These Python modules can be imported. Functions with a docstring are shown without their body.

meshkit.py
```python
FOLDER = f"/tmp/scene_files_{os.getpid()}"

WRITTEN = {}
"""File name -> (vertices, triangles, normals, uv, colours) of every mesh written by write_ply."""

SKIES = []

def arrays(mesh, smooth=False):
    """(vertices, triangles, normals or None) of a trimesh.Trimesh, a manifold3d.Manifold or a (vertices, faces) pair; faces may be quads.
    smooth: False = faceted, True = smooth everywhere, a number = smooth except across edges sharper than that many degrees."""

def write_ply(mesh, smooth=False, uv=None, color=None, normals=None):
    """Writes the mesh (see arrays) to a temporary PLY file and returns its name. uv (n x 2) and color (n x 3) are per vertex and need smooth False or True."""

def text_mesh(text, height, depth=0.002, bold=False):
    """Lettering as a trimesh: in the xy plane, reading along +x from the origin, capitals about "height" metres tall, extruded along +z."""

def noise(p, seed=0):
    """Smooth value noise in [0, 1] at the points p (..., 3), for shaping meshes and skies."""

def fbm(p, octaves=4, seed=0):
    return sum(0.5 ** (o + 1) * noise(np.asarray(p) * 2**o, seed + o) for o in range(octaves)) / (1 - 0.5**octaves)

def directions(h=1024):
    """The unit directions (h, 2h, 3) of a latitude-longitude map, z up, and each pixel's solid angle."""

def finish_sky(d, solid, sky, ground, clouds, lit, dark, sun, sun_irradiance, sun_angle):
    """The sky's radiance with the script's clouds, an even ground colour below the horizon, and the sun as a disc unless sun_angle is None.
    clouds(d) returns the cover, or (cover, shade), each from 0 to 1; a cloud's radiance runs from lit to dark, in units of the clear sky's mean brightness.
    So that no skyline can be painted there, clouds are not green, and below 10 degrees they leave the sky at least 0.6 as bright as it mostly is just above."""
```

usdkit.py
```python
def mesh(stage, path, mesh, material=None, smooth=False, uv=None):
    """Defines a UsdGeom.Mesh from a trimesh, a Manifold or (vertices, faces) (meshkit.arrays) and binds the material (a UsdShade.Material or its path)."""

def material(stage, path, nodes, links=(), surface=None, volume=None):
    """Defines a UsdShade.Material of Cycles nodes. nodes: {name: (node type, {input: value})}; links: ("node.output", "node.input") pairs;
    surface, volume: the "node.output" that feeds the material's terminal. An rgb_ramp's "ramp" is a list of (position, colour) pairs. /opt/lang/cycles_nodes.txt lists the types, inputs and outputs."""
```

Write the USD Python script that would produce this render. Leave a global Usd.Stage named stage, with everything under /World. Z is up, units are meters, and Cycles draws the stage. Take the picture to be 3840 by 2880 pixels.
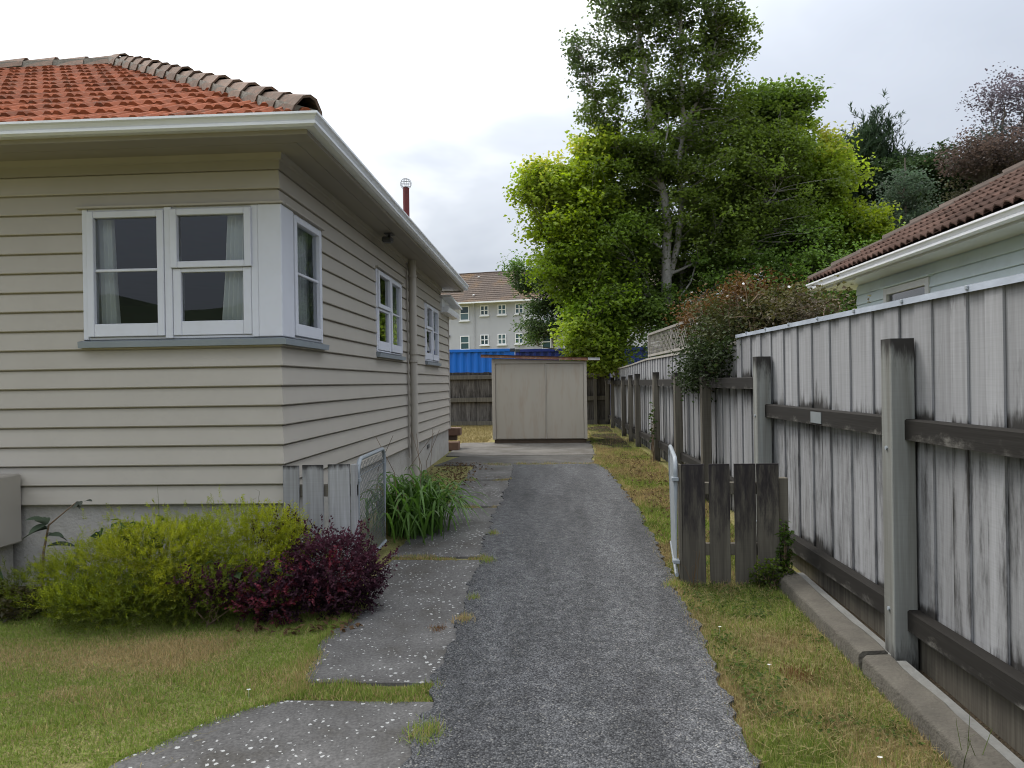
import math
import numpy as np
import trimesh
import usdkit
import meshkit
from pxr import Gf, Sdf, Usd, UsdGeom, UsdLux, UsdShade, Vt

stage = Usd.Stage.CreateInMemory()
UsdGeom.SetStageUpAxis(stage, "Z")
UsdGeom.SetStageMetersPerUnit(stage, 1.0)
UsdGeom.Xform.Define(stage, "/World")
UsdGeom.Scope.Define(stage, "/World/Looks")

# ------------------------------------------------------------------ camera, sky, sun
YAW, ROLL, PITCH = math.atan(150 / 2700.0), 0.016, -0.002
CAM = np.array([0.0, 0.0, 1.55])
fw = np.array([-math.sin(YAW) * math.cos(PITCH), math.cos(YAW) * math.cos(PITCH), math.sin(PITCH)])
r0 = np.array([math.cos(YAW), math.sin(YAW), 0.0])
u0 = np.cross(r0, fw)
RT, UP = r0 * math.cos(ROLL) - u0 * math.sin(ROLL), u0 * math.cos(ROLL) + r0 * math.sin(ROLL)
cam = UsdGeom.Camera.Define(stage, "/World/camera")
cam.CreateHorizontalApertureAttr(36.0)
cam.CreateVerticalApertureAttr(27.0)
cam.CreateFocalLengthAttr(36.0 * 2700 / 3840)
cam.CreateClippingRangeAttr(Gf.Vec2f(0.05, 5000))
cam.CreateExposureAttr(0.3)
M = np.eye(4)
M[0, :3], M[1, :3], M[2, :3], M[3, :3] = RT, UP, -fw, CAM
cam.AddTransformOp().Set(Gf.Matrix4d(*M.ravel().tolist()))

SUN = np.array([-0.40, 0.42, 0.82])
SUN /= np.linalg.norm(SUN)
dome = UsdLux.DomeLight.Define(stage, "/World/sky")
dome.CreateIntensityAttr(1.0)
dome.GetPrim().SetCustomDataByKey("kind", "structure")
SKY_STRENGTH = 0.1
usdkit.material(stage, "/World/Looks/sky_overcast", {
    "sky": ("sky_texture", {"sky_type": "single_scattering", "sun_disc": False, "sun_elevation": float(math.asin(SUN[2])), "sun_rotation": float(math.atan2(SUN[0], SUN[1])), "sun_size": 0.0095, "sun_intensity": 1.0, "altitude": 100.0}),
    "tc": ("texture_coordinate", {}),
    "sep": ("separate_xyz", {}),
    "za": ("math", {"math_type": "add", "value2": 0.22}),
    "zm": ("math", {"math_type": "maximum", "value2": 0.12}),
    "dx": ("math", {"math_type": "divide"}), "dy": ("math", {"math_type": "divide"}),
    "comb": ("combine_xyz", {"z": 0.0}),
    "n1": ("noise_texture", {"scale": 1.3, "detail": 5.0, "roughness": 0.5, "distortion": 0.25}),
    "dot": ("vector_math", {"math_type": "dot_product", "vector2": tuple(SUN)}),
    "glow": ("map_range", {"from_min": 0.56, "from_max": 0.95, "to_min": -0.03, "to_max": 0.62}),
    "ns": ("map_range", {"from_min": 0.25, "from_max": 0.75, "to_min": 0.12, "to_max": 0.68}),
    "sum": ("math", {"math_type": "add"}),
    "ramp": ("rgb_ramp", {"ramp": [(0.0, (4.6, 5.0, 5.7)), (0.3, (5.4, 5.8, 6.5)), (0.5, (6.6, 7.0, 7.6)), (0.75, (10.5, 10.7, 10.9)), (1.0, (16.0, 15.9, 15.7))]}),
    "mix": ("mix", {"fac": 0.93}),
    "zg": ("map_range", {"from_min": 0.0, "from_max": 1.0, "to_min": 0.68, "to_max": 2.05, "clamp": True}), "zs": ("vector_math", {"math_type": "scale"}),
    "bg": ("background_shader", {"strength": SKY_STRENGTH}),
}, [("tc.generated", "sep.vector"), ("sep.z", "za.value1"), ("za.value", "zm.value1"), ("sep.x", "dx.value1"), ("zm.value", "dx.value2"), ("sep.y", "dy.value1"), ("zm.value", "dy.value2"),
    ("dx.value", "comb.x"), ("dy.value", "comb.y"), ("comb.vector", "n1.vector"), ("n1.fac", "ns.value"), ("tc.generated", "dot.vector1"), ("dot.value", "glow.value"),
    ("ns.result", "sum.value1"), ("glow.result", "sum.value2"), ("sum.value", "ramp.fac"), ("sky.color", "mix.color1"), ("ramp.color", "mix.color2"), ("sep.z", "zg.value"), ("mix.color", "zs.vector1"), ("zg.result", "zs.scale"), ("zs.vector", "bg.color")], surface="bg.background")
UsdShade.MaterialBindingAPI.Apply(dome.GetPrim()).Bind(UsdShade.Material.Get(stage, "/World/Looks/sky_overcast"))
sun = UsdLux.DistantLight.Define(stage, "/World/sun")
sun.CreateIntensityAttr(0.40)
sun.CreateAngleAttr(18.0)
sun.CreateNormalizeAttr(True)
sun.CreateColorAttr(Gf.Vec3f(1.0, 0.96, 0.9))
zc = SUN
xc = np.cross([0, 0, 1.0], zc); xc /= np.linalg.norm(xc)
yc = np.cross(zc, xc)
S = np.eye(4); S[0, :3], S[1, :3], S[2, :3] = xc, yc, zc
sun.AddTransformOp().Set(Gf.Matrix4d(*S.ravel().tolist()))

# ------------------------------------------------------------------ helpers
RNG = np.random.default_rng(7)
used = {}


def numbered(parent, name):
    k = used.setdefault((parent, name), 0)
    used[(parent, name)] += 1
    return name if k == 0 else f"{name}_{k:03d}"


ORIGIN = {}


def thing(name, label=None, cat=None, loc=(0, 0, 0), group=None, kind=None, parent="/World"):
    """an Xform (thing, or a part that has sub-parts); meshes below it are given in world coordinates"""
    path = f"{parent}/{numbered(parent, name)}"
    x = UsdGeom.Xform.Define(stage, path)
    base = ORIGIN.get(parent, np.zeros(3))
    loc = np.asarray(loc, float) if parent == "/World" else base
    if parent == "/World":
        x.AddTranslateOp().Set(Gf.Vec3d(*loc.tolist()))
    ORIGIN[path] = loc
    tag(x.GetPrim(), label, cat, group, kind)
    return path


def tag(p, label=None, cat=None, group=None, kind=None):
    for k, v in (("label", label), ("category", cat), ("group", group), ("kind", kind)):
        if v:
            p.SetCustomDataByKey(k, v)


def obj(name, mesh, mat, parent="/World", label=None, cat=None, group=None, kind=None, smooth=False, loc=None, tint=None, mould=None):
    """one Mesh prim; vertices in world coordinates. A top-level mesh gets its origin at loc. Returns its path (it may carry sub-parts)."""
    path = f"{parent}/{numbered(parent, name)}"
    if isinstance(mesh, MB):
        mesh = mesh.arrays()
    v, f = np.asarray(mesh[0], float), np.asarray(mesh[1], int)
    base = ORIGIN.get(parent, np.zeros(3))
    if loc is not None:
        base = np.asarray(loc, float)
    m = usdkit.mesh(stage, path, (v - base, f), LOOK[mat], smooth=smooth)
    if loc is not None:
        m.AddTranslateOp().Set(Gf.Vec3d(*base.tolist()))
    ORIGIN[path] = base
    api = UsdGeom.PrimvarsAPI(m)
    if tint is not None:
        api.CreatePrimvar("tint", Sdf.ValueTypeNames.Color3fArray, "vertex").Set(Vt.Vec3fArray.FromNumpy(np.asarray(tint, np.float32)))
    if mould is not None:
        api.CreatePrimvar("mould", Sdf.ValueTypeNames.FloatArray, "vertex").Set(Vt.FloatArray.FromNumpy(np.asarray(mould, np.float32)))
    tag(m.GetPrim(), label, cat, group, kind)
    return path


def _template():
    v = []
    for sx in (-1, 1):
        for sy in (-1, 1):
            for sz in (-1, 1):
                for k in range(3):
                    p = np.array([sx, sy, sz], float) * 0.8
                    p[k] = (sx, sy, sz)[k]
                    v.append(p)
    h = trimesh.convex.convex_hull(np.array(v), qhull_options="QbB Pp QJ")
    src = np.array(v)
    idx = [int(np.argmin(((src - p) ** 2).sum(1))) for p in h.vertices]
    f = np.array(idx)[h.faces]
    n = np.cross(src[f[:, 1]] - src[f[:, 0]], src[f[:, 2]] - src[f[:, 0]])
    flip = (n * src[f].mean(1)).sum(1) < 0
    f[flip] = f[flip][:, ::-1]
    return src, f


TV, TF = _template()


class MB:
    def __init__(self):
        self.v, self.f, self.n = [], [], 0

    def add(self, v, f):
        v, f = np.asarray(v, float).reshape(-1, 3), np.asarray(f, int)
        if f.shape[1] == 4:
            f = np.vstack([f[:, [0, 1, 2]], f[:, [0, 2, 3]]])
        self.v.append(v); self.f.append(f + self.n); self.n += len(v)
        return self

    def arrays(self):
        return np.vstack(self.v), np.vstack(self.f)

    def box(self, x0, x1, y0, y1, z0, z1, ch=0.0, R=None, o=None):
        """axis-aligned (or turned by R about o) box with chamfered edges"""
        s = np.array([x1 - x0, y1 - y0, z1 - z0]) / 2
        c = np.array([x1 + x0, y1 + y0, z1 + z0]) / 2
        if ch <= 0:
            v = np.array([[a, b, d] for a in (-1, 1) for b in (-1, 1) for d in (-1, 1)]) * s + c
            f = np.array([[0, 1, 3, 2], [4, 6, 7, 5], [0, 4, 5, 1], [2, 3, 7, 6], [0, 2, 6, 4], [1, 5, 7, 3]])
        else:
            ch = min(ch, s.min() * 0.9)
            full = np.abs(TV) > 0.9
            v = np.sign(TV) * np.where(full, s, s - ch) + c
            f = TF
        if R is not None:
            o = c if o is None else np.asarray(o, float)
            v = (v - o) @ np.asarray(R).T + o
        return self.add(v, f)

    def tube(self, pts, rad, n=6, cap=True):
        pts = np.asarray(pts, float)
        m = len(pts)
        rad = np.broadcast_to(np.asarray(rad, float), (m,))
        t = np.gradient(pts, axis=0)
        t /= np.linalg.norm(t, axis=1, keepdims=True) + 1e-12
        ref = np.array([0, 0, 1.0]) if abs(t[:, 2]).mean() < 0.9 else np.array([1.0, 0, 0])
        a = np.cross(t, ref); a /= np.linalg.norm(a, axis=1, keepdims=True) + 1e-12
        b = np.cross(t, a)
        ang = np.arange(n) * 2 * np.pi / n
        v = pts[:, None] + rad[:, None, None] * (np.cos(ang)[None, :, None] * a[:, None] + np.sin(ang)[None, :, None] * b[:, None])
        v = v.reshape(-1, 3)
        i = np.arange(m - 1)[:, None] * n + np.arange(n)[None]
        j = np.arange(m - 1)[:, None] * n + (np.arange(n)[None] + 1) % n
        f = np.stack([i, i + n, j + n, j], -1).reshape(-1, 4)
        self.add(v, f)
        if cap and n > 2:
            v2 = np.vstack([v[:n], v[-n:]])
            f2 = [[0, k, k + 1] for k in range(1, n - 1)] + [[n, n + k + 1, n + k] for k in range(1, n - 1)]
            self.add(v2, f2)
        return self

    def prism(self, prof, axis, a0, a1, ends=True):
        """closed profile (p,q) extruded along axis between a0 and a1 (numbers or one per profile point); profile axes are the other two, in order"""
        prof = np.asarray(prof, float)
        n = len(prof)
        o = [k for k in range(3) if k != axis]
        v = np.zeros((2, n, 3))
        for k, a in ((0, a0), (1, a1)):
            v[k, :, o[0]], v[k, :, o[1]], v[k, :, axis] = prof[:, 0], prof[:, 1], a
        i, j = np.arange(n), (np.arange(n) + 1) % n
        self.add(v.reshape(-1, 3), np.stack([i, j, j + n, i + n], 1))
        if ends:
            from mapbox_earcut import triangulate_float64
            t = triangulate_float64(prof, np.array([n], np.uint32)).reshape(-1, 3).astype(int)
            self.add(v[0], t[:, ::-1]); self.add(v[1], t)
        return self


try:
    import mapbox_earcut  # noqa: F401
except Exception:
    def _prism(self, prof, axis, a0, a1, ends=True):
        prof = np.asarray(prof, float); n = len(prof)
        o = [k for k in range(3) if k != axis]
        v = np.zeros((2, n, 3))
        for k, a in ((0, a0), (1, a1)):
            v[k, :, o[0]], v[k, :, o[1]], v[k, :, axis] = prof[:, 0], prof[:, 1], a
        i, j = np.arange(n), (np.arange(n) + 1) % n
        self.add(v.reshape(-1, 3), np.stack([i, j, j + n, i + n], 1))
        if ends:
            self.add(v[0], [[0, k + 1, k] for k in range(1, n - 1)]); self.add(v[1], [[0, k, k + 1] for k in range(1, n - 1)])
        return self
    MB.prism = _prism


def rotz(t):
    c, s = math.cos(t), math.sin(t)
    return np.array([[c, -s, 0], [s, c, 0], [0, 0, 1.0]])


GY = np.array([-400, -50, 0, 2, 3.3, 5.5, 8, 12, 16, 22, 30, 1000.0])
GZ = np.array([-0.6, -0.4, -0.2, -0.14, -0.08, 0, 0.07, 0.14, 0.18, 0.2, 0.2, 0.2])


def gz(y):
    return np.interp(y, GY, GZ)


# ------------------------------------------------------------------ materials
LOOK = {}


def mat(name, nodes, links, surface="p.BSDF"):
    usdkit.material(stage, f"/World/Looks/{name}", nodes, links, surface=surface)
    LOOK[name] = f"/World/Looks/{name}"


def paint(name, col, rough=0.55, var=0.10, scale=3.0, dirt=None, dirt_amt=0.0, bump=0.0, bscale=60.0, stretch=(1, 1, 1), spec=0.4, rnd=0.0):
    """painted or plain surface: colour with soft unevenness, faint grime and fine relief"""
    c = np.array(col)
    nodes = {
        "g": ("geometry", {}), "m": ("mapping", {"scale": tuple(np.array(stretch, float))}),
        "n": ("noise_texture", {"scale": scale, "detail": 5.0, "roughness": 0.6}),
        "r": ("rgb_ramp", {"ramp": [(0.25, tuple(c * (1 - var))), (0.75, tuple(np.minimum(c * (1 + var), 0.9)))]}),
        "n2": ("noise_texture", {"scale": scale * 2.7, "detail": 6.0, "roughness": 0.7}),
        "dr": ("map_range", {"from_min": 0.5, "from_max": 0.78, "to_min": 0.0, "to_max": dirt_amt, "clamp": True}),
        "mx": ("mix", {"color2": tuple(dirt if dirt is not None else c * 0.4)}),
        "oi": ("object_info", {}), "ov": ("map_range", {"to_min": 1 - rnd, "to_max": 1 + rnd}), "hv": ("hsv", {}),
        "p": ("principled_bsdf", {"roughness": rough, "specular_ior_level": spec}),
    }
    links = [("g.position", "m.vector"), ("m.vector", "n.vector"), ("m.vector", "n2.vector"), ("n.fac", "r.fac"), ("n2.fac", "dr.value"), ("dr.result", "mx.fac"), ("r.color", "mx.color1"),
             ("oi.random", "ov.value"), ("ov.result", "hv.value"), ("mx.color", "hv.color"), ("hv.color", "p.base_color")]
    if bump:
        nodes["nb"] = ("noise_texture", {"scale": bscale, "detail": 3.0})
        nodes["b"] = ("bump", {"strength": bump, "distance": 0.01})
        links += [("g.position", "nb.vector"), ("nb.fac", "b.height"), ("b.normal", "p.normal")]
    mat(name, nodes, links)


def wood(name, light, dark, mould_col=(0.022, 0.02, 0.018), base_mould=0.0, streak=(30, 30, 1.1), rnd=0.18, saw=0.10, rough=0.85, mscale=(16, 16, 2.6)):
    l, d = np.array(light), np.array(dark)
    mat(name, {
        "g": ("geometry", {}), "m": ("mapping", {"scale": streak}), "n": ("noise_texture", {"scale": 1.0, "detail": 6.0, "roughness": 0.65, "distortion": 0.3}),
        "r": ("rgb_ramp", {"ramp": [(0.28, tuple(d)), (0.5, tuple((l + d) / 2)), (0.68, tuple(l))]}),
        "ms": ("mapping", {"scale": (4, 4, 170)}), "s": ("noise_texture", {"scale": 1.0, "detail": 2.0}),
        "sr": ("map_range", {"from_min": 0.3, "from_max": 0.7, "to_min": 1 - saw, "to_max": 1 + saw * 0.5}),
        "sm": ("hsv", {}),
        "oi": ("object_info", {}), "ov": ("map_range", {"to_min": 1 - rnd, "to_max": 1 + rnd}), "hv": ("hsv", {}),
        "at": ("attribute", {"attribute": "mould"}), "m2": ("mapping", {"scale": mscale}), "n2": ("noise_texture", {"scale": 1.0, "detail": 5.0, "roughness": 0.7}),
        "a1": ("math", {"math_type": "multiply_add", "value2": 1.5, "value3": -0.75 + base_mould}), "a2": ("math", {"math_type": "add"}),
        "mr": ("map_range", {"range_type": "smoothstep", "from_min": 0.18, "from_max": 0.75, "to_min": 0.0, "to_max": 0.97}),
        "mx": ("mix", {"color2": mould_col}),
        "b": ("bump", {"strength": 0.5, "distance": 0.006}),
        "p": ("principled_bsdf", {"roughness": rough, "specular_ior_level": 0.25}),
    }, [("g.position", "m.vector"), ("m.vector", "n.vector"), ("n.fac", "r.fac"), ("g.position", "ms.vector"), ("ms.vector", "s.vector"), ("s.fac", "sr.value"), ("sr.result", "sm.value"), ("r.color", "sm.color"),
        ("oi.random", "ov.value"), ("ov.result", "hv.value"), ("sm.color", "hv.color"), ("g.position", "m2.vector"), ("m2.vector", "n2.vector"), ("n2.fac", "a1.value1"), ("a1.value", "a2.value1"), ("at.fac", "a2.value2"),
        ("a2.value", "mr.value"), ("mr.result", "mx.fac"), ("hv.color", "mx.color1"), ("mx.color", "p.base_color"), ("n.fac", "b.height"), ("b.normal", "p.normal")])


def leaf(name, trans=0.35, var=0.28, rough=0.5, spec=0.35):
    """foliage: colour from the mesh's 'tint', varied leaf by leaf"""
    mat(name, {
        "at": ("attribute", {"attribute": "tint"}), "g": ("geometry", {}),
        "vr": ("map_range", {"to_min": 1 - var, "to_max": 1 + var}), "hv": ("hsv", {}),
        "wn": ("white_noise_texture", {"dimensions": "1D"}), "hr": ("map_range", {"to_min": 0.485, "to_max": 0.515}),
        "p": ("principled_bsdf", {"roughness": rough, "specular_ior_level": spec}),
        "tc": ("hsv", {"saturation": 1.1, "value": 1.35}),
        "t": ("translucent_bsdf", {}), "mix": ("mix_closure", {"fac": trans}),
    }, [("g.random_per_island", "vr.value"), ("g.random_per_island", "wn.w"), ("wn.value", "hr.value"), ("hr.result", "hv.hue"), ("vr.result", "hv.value"), ("at.color", "hv.color"), ("hv.color", "p.base_color"), ("hv.color", "tc.color"), ("tc.color", "t.color"),
        ("p.BSDF", "mix.closure1"), ("t.BSDF", "mix.closure2")], surface="mix.closure")


leaf("leaf", 0.42)
leaf("leaf_dark", 0.15, 0.35, 0.6, 0.15)
leaf("grass", 0.25, 0.3, 0.7, 0.15)
leaf("litter", 0.1, 0.3, 0.8, 0.1)
leaf("petal", 0.2, 0.08, 0.6, 0.2)

paint("siding", (0.378, 0.346, 0.300), 0.5, 0.05, 1.2, dirt=(0.30, 0.27, 0.22), dirt_amt=0.22, bump=0.06, bscale=120, rnd=0.025)
paint("eave_shade_paint", (0.27, 0.245, 0.21), 0.6, 0.06, 1.5, dirt=(0.25, 0.22, 0.17), dirt_amt=0.25, rnd=0.03)  # house beige, darkened so the colour itself holds the shade under the eaves
paint("white_frame", (0.58, 0.59, 0.64), 0.4, 0.03, 2.0, dirt=(0.42, 0.41, 0.38), dirt_amt=0.2)
paint("sill_grey", (0.20, 0.225, 0.245), 0.45, 0.08, 4.0, dirt=(0.3, 0.3, 0.28), dirt_amt=0.3)
paint("gutter_white", (0.66, 0.67, 0.69), 0.35, 0.04, 1.3, dirt=(0.33, 0.33, 0.3), dirt_amt=0.3, stretch=(0.6, 0.6, 6))
paint("foundation", (0.36, 0.34, 0.31), 0.9, 0.15, 3.0, dirt=(0.17, 0.16, 0.13), dirt_amt=0.5, bump=0.7, bscale=45)
paint("room_dark", (0.08, 0.076, 0.072), 0.9, 0.1)
paint("curtain_cloth", (0.85, 0.88, 0.88), 0.9, 0.04, 3.0)
paint("tile_orange", (0.245, 0.072, 0.033), 0.95, 0.28, 9.0, spec=0.08, dirt=(0.12, 0.06, 0.035), dirt_amt=0.7, bump=0.25, bscale=70, rnd=0.16)
paint("tile_lichen", (0.21, 0.065, 0.032), 0.95, spec=0.08, var=0.3, scale=9.0, dirt=(0.15, 0.12, 0.09), dirt_amt=0.9, bump=0.3, bscale=70, rnd=0.2)
paint("ridge_tile", (0.205, 0.155, 0.125), 0.95, spec=0.1, var=0.25, scale=9.0, dirt=(0.42, 0.22, 0.15), dirt_amt=0.6, bump=0.4, bscale=60, rnd=0.25)
paint("mortar", (0.17, 0.155, 0.13), 0.95, 0.25, 14.0, dirt=(0.32, 0.3, 0.25), dirt_amt=0.6, bump=0.6, bscale=50)
paint("flue_red", (0.12, 0.018, 0.015), 0.45, 0.15, 6.0, dirt=(0.03, 0.02, 0.02), dirt_amt=0.5)
paint("galvanised", (0.23, 0.255, 0.275), 0.5, 0.12, 14.0, dirt=(0.22, 0.22, 0.21), dirt_amt=0.4, spec=0.6)
paint("dim_room", (0.018, 0.018, 0.02), 0.9, 0.1)
paint("dull_wire", (0.17, 0.185, 0.19), 0.6, 0.1, 14.0)
paint("dark_plastic", (0.05, 0.05, 0.05), 0.5, 0.1)
paint("neighbour_siding", (0.66, 0.765, 0.83), 0.5, 0.04, 1.2, dirt=(0.35, 0.40, 0.38), dirt_amt=0.25, rnd=0.02)
paint("tile_brown", (0.082, 0.049, 0.038), 0.95, spec=0.1, var=0.3, scale=9.0, dirt=(0.07, 0.055, 0.045), dirt_amt=0.7, bump=0.2, bscale=60, rnd=0.35)
paint("ridge_brown", (0.085, 0.062, 0.05), 0.9, 0.3, 9.0, dirt=(0.15, 0.12, 0.09), dirt_amt=0.5, rnd=0.15)
paint("render_grey", (0.40, 0.40, 0.415), 0.9, 0.05, 0.6, dirt=(0.30, 0.29, 0.28), dirt_amt=0.35, stretch=(1, 1, 0.35))
paint("balcony_white", (0.72, 0.72, 0.72), 0.6, 0.04)
paint("container_blue", (0.012, 0.135, 0.52), 0.4, 0.12, 1.0, dirt=(0.03, 0.10, 0.3), dirt_amt=0.5, stretch=(1, 1, 0.3))
paint("container_navy", (0.022, 0.040, 0.21), 0.45, 0.12, 1.0, dirt=(0.05, 0.05, 0.11), dirt_amt=0.5, stretch=(1, 1, 0.3))
paint("casting_steel", (0.04, 0.05, 0.065), 0.6, 0.2, 5.0)
paint("shed_board", (0.335, 0.302, 0.245), 0.6, 0.06, 1.4, dirt=(0.25, 0.17, 0.11), dirt_amt=0.5, stretch=(2.2, 2.2, 0.35), bump=0.05)
paint("shed_trim", (0.345, 0.312, 0.258), 0.55, 0.06, 1.4, dirt=(0.2, 0.14, 0.1), dirt_amt=0.3, stretch=(2, 2, 0.4))
paint("rust", (0.20, 0.095, 0.055), 0.85, 0.35, 6.0, dirt=(0.36, 0.30, 0.26), dirt_amt=0.7)
paint("zinc_sheet", (0.42, 0.42, 0.42), 0.5, 0.15, 5.0, dirt=(0.22, 0.14, 0.1), dirt_amt=0.5)
paint("old_timber", (0.085, 0.06, 0.04), 0.85, 0.3, 8.0, stretch=(1, 1, 6))
paint("step_timber", (0.13, 0.075, 0.05), 0.8, 0.25, 8.0, rnd=0.2)
paint("nib_concrete", (0.095, 0.086, 0.07), 0.95, 0.3, 5.0, dirt=(0.07, 0.06, 0.05), dirt_amt=0.8, bump=0.8, bscale=55)
paint("nib_pale", (0.17, 0.17, 0.16), 0.95, 0.2, 7.0, dirt=(0.13, 0.12, 0.1), dirt_amt=0.7, bump=0.5, bscale=55)
paint("bark_pale", (0.27, 0.255, 0.235), 0.95, 0.3, 7.0, dirt=(0.09, 0.085, 0.07), dirt_amt=0.8, bump=0.6, bscale=35)
paint("bark_dark", (0.10, 0.085, 0.07), 0.95, 0.3, 7.0, dirt=(0.04, 0.035, 0.03), dirt_amt=0.7, bump=0.5, bscale=35)
paint("stem_brown", (0.16, 0.11, 0.07), 0.9, 0.3, 12.0)
paint("pebble", (0.20, 0.20, 0.205), 0.9, 0.5, 90.0)
paint("shell_white", (0.62, 0.61, 0.58), 0.7, 0.12, 90.0)
paint("hill_bush", (0.035, 0.05, 0.025), 0.95, 0.4, 0.08)

wood("paling_wood", (0.30, 0.303, 0.312), (0.19, 0.19, 0.194), streak=(26, 26, 0.7), saw=0.05)
wood("post_wood", (0.265, 0.275, 0.26), (0.155, 0.152, 0.135), streak=(22, 22, 0.8), saw=0.04)
wood("rail_wood", (0.27, 0.26, 0.235), (0.10, 0.09, 0.075), mould_col=(0.009, 0.0075, 0.006), base_mould=0.36, mscale=(7, 5, 9), streak=(30, 1.2, 30), saw=0.1)
wood("dark_plank", (0.115, 0.105, 0.082), (0.045, 0.038, 0.032), mould_col=(0.018, 0.015, 0.016), base_mould=0.1, saw=0.06, mscale=(26, 26, 4.5))
wood("stub_plank", (0.30, 0.30, 0.30), (0.17, 0.167, 0.16), saw=0.05)
wood("back_paling", (0.17, 0.155, 0.14), (0.05, 0.045, 0.04), mould_col=(0.03, 0.026, 0.022), base_mould=0.1, streak=(14, 14, 0.8))
wood("far_post", (0.16, 0.145, 0.115), (0.07, 0.062, 0.05), saw=0.1)
wood("trellis_wood", (0.34, 0.32, 0.29), (0.2, 0.185, 0.16), saw=0.05)
wood("cap_metal", (0.34, 0.375, 0.43), (0.24, 0.265, 0.30), streak=(8, 3, 8), saw=0.0, rnd=0.05, rough=0.5)

# window glass: lets light through, mirrors by angle
mat("pane_glass", {"f": ("fresnel", {"IOR": 1.55}), "fm": ("math", {"math_type": "multiply_add", "value2": 1.25, "value3": 0.015, "use_clamp": True}), "t": ("transparent_bsdf", {"color": (0.90, 0.93, 0.93)}), "gl": ("glossy_bsdf", {"color": (0.95, 0.97, 1.0), "roughness": 0.01}), "mix": ("mix_closure", {})},
    [("f.fac", "fm.value1"), ("fm.value", "mix.fac"), ("t.BSDF", "mix.closure1"), ("gl.BSDF", "mix.closure2")], surface="mix.closure")
mat("far_glass", {"g": ("geometry", {}), "oi": ("object_info", {}), "r": ("rgb_ramp", {"ramp": [(0.0, (0.02, 0.035, 0.04)), (0.5, (0.045, 0.085, 0.09)), (1.0, (0.09, 0.14, 0.15))]}), "p": ("principled_bsdf", {"roughness": 0.08, "specular_ior_level": 0.6})},
    [("oi.random", "r.fac"), ("r.color", "p.base_color")])

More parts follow.
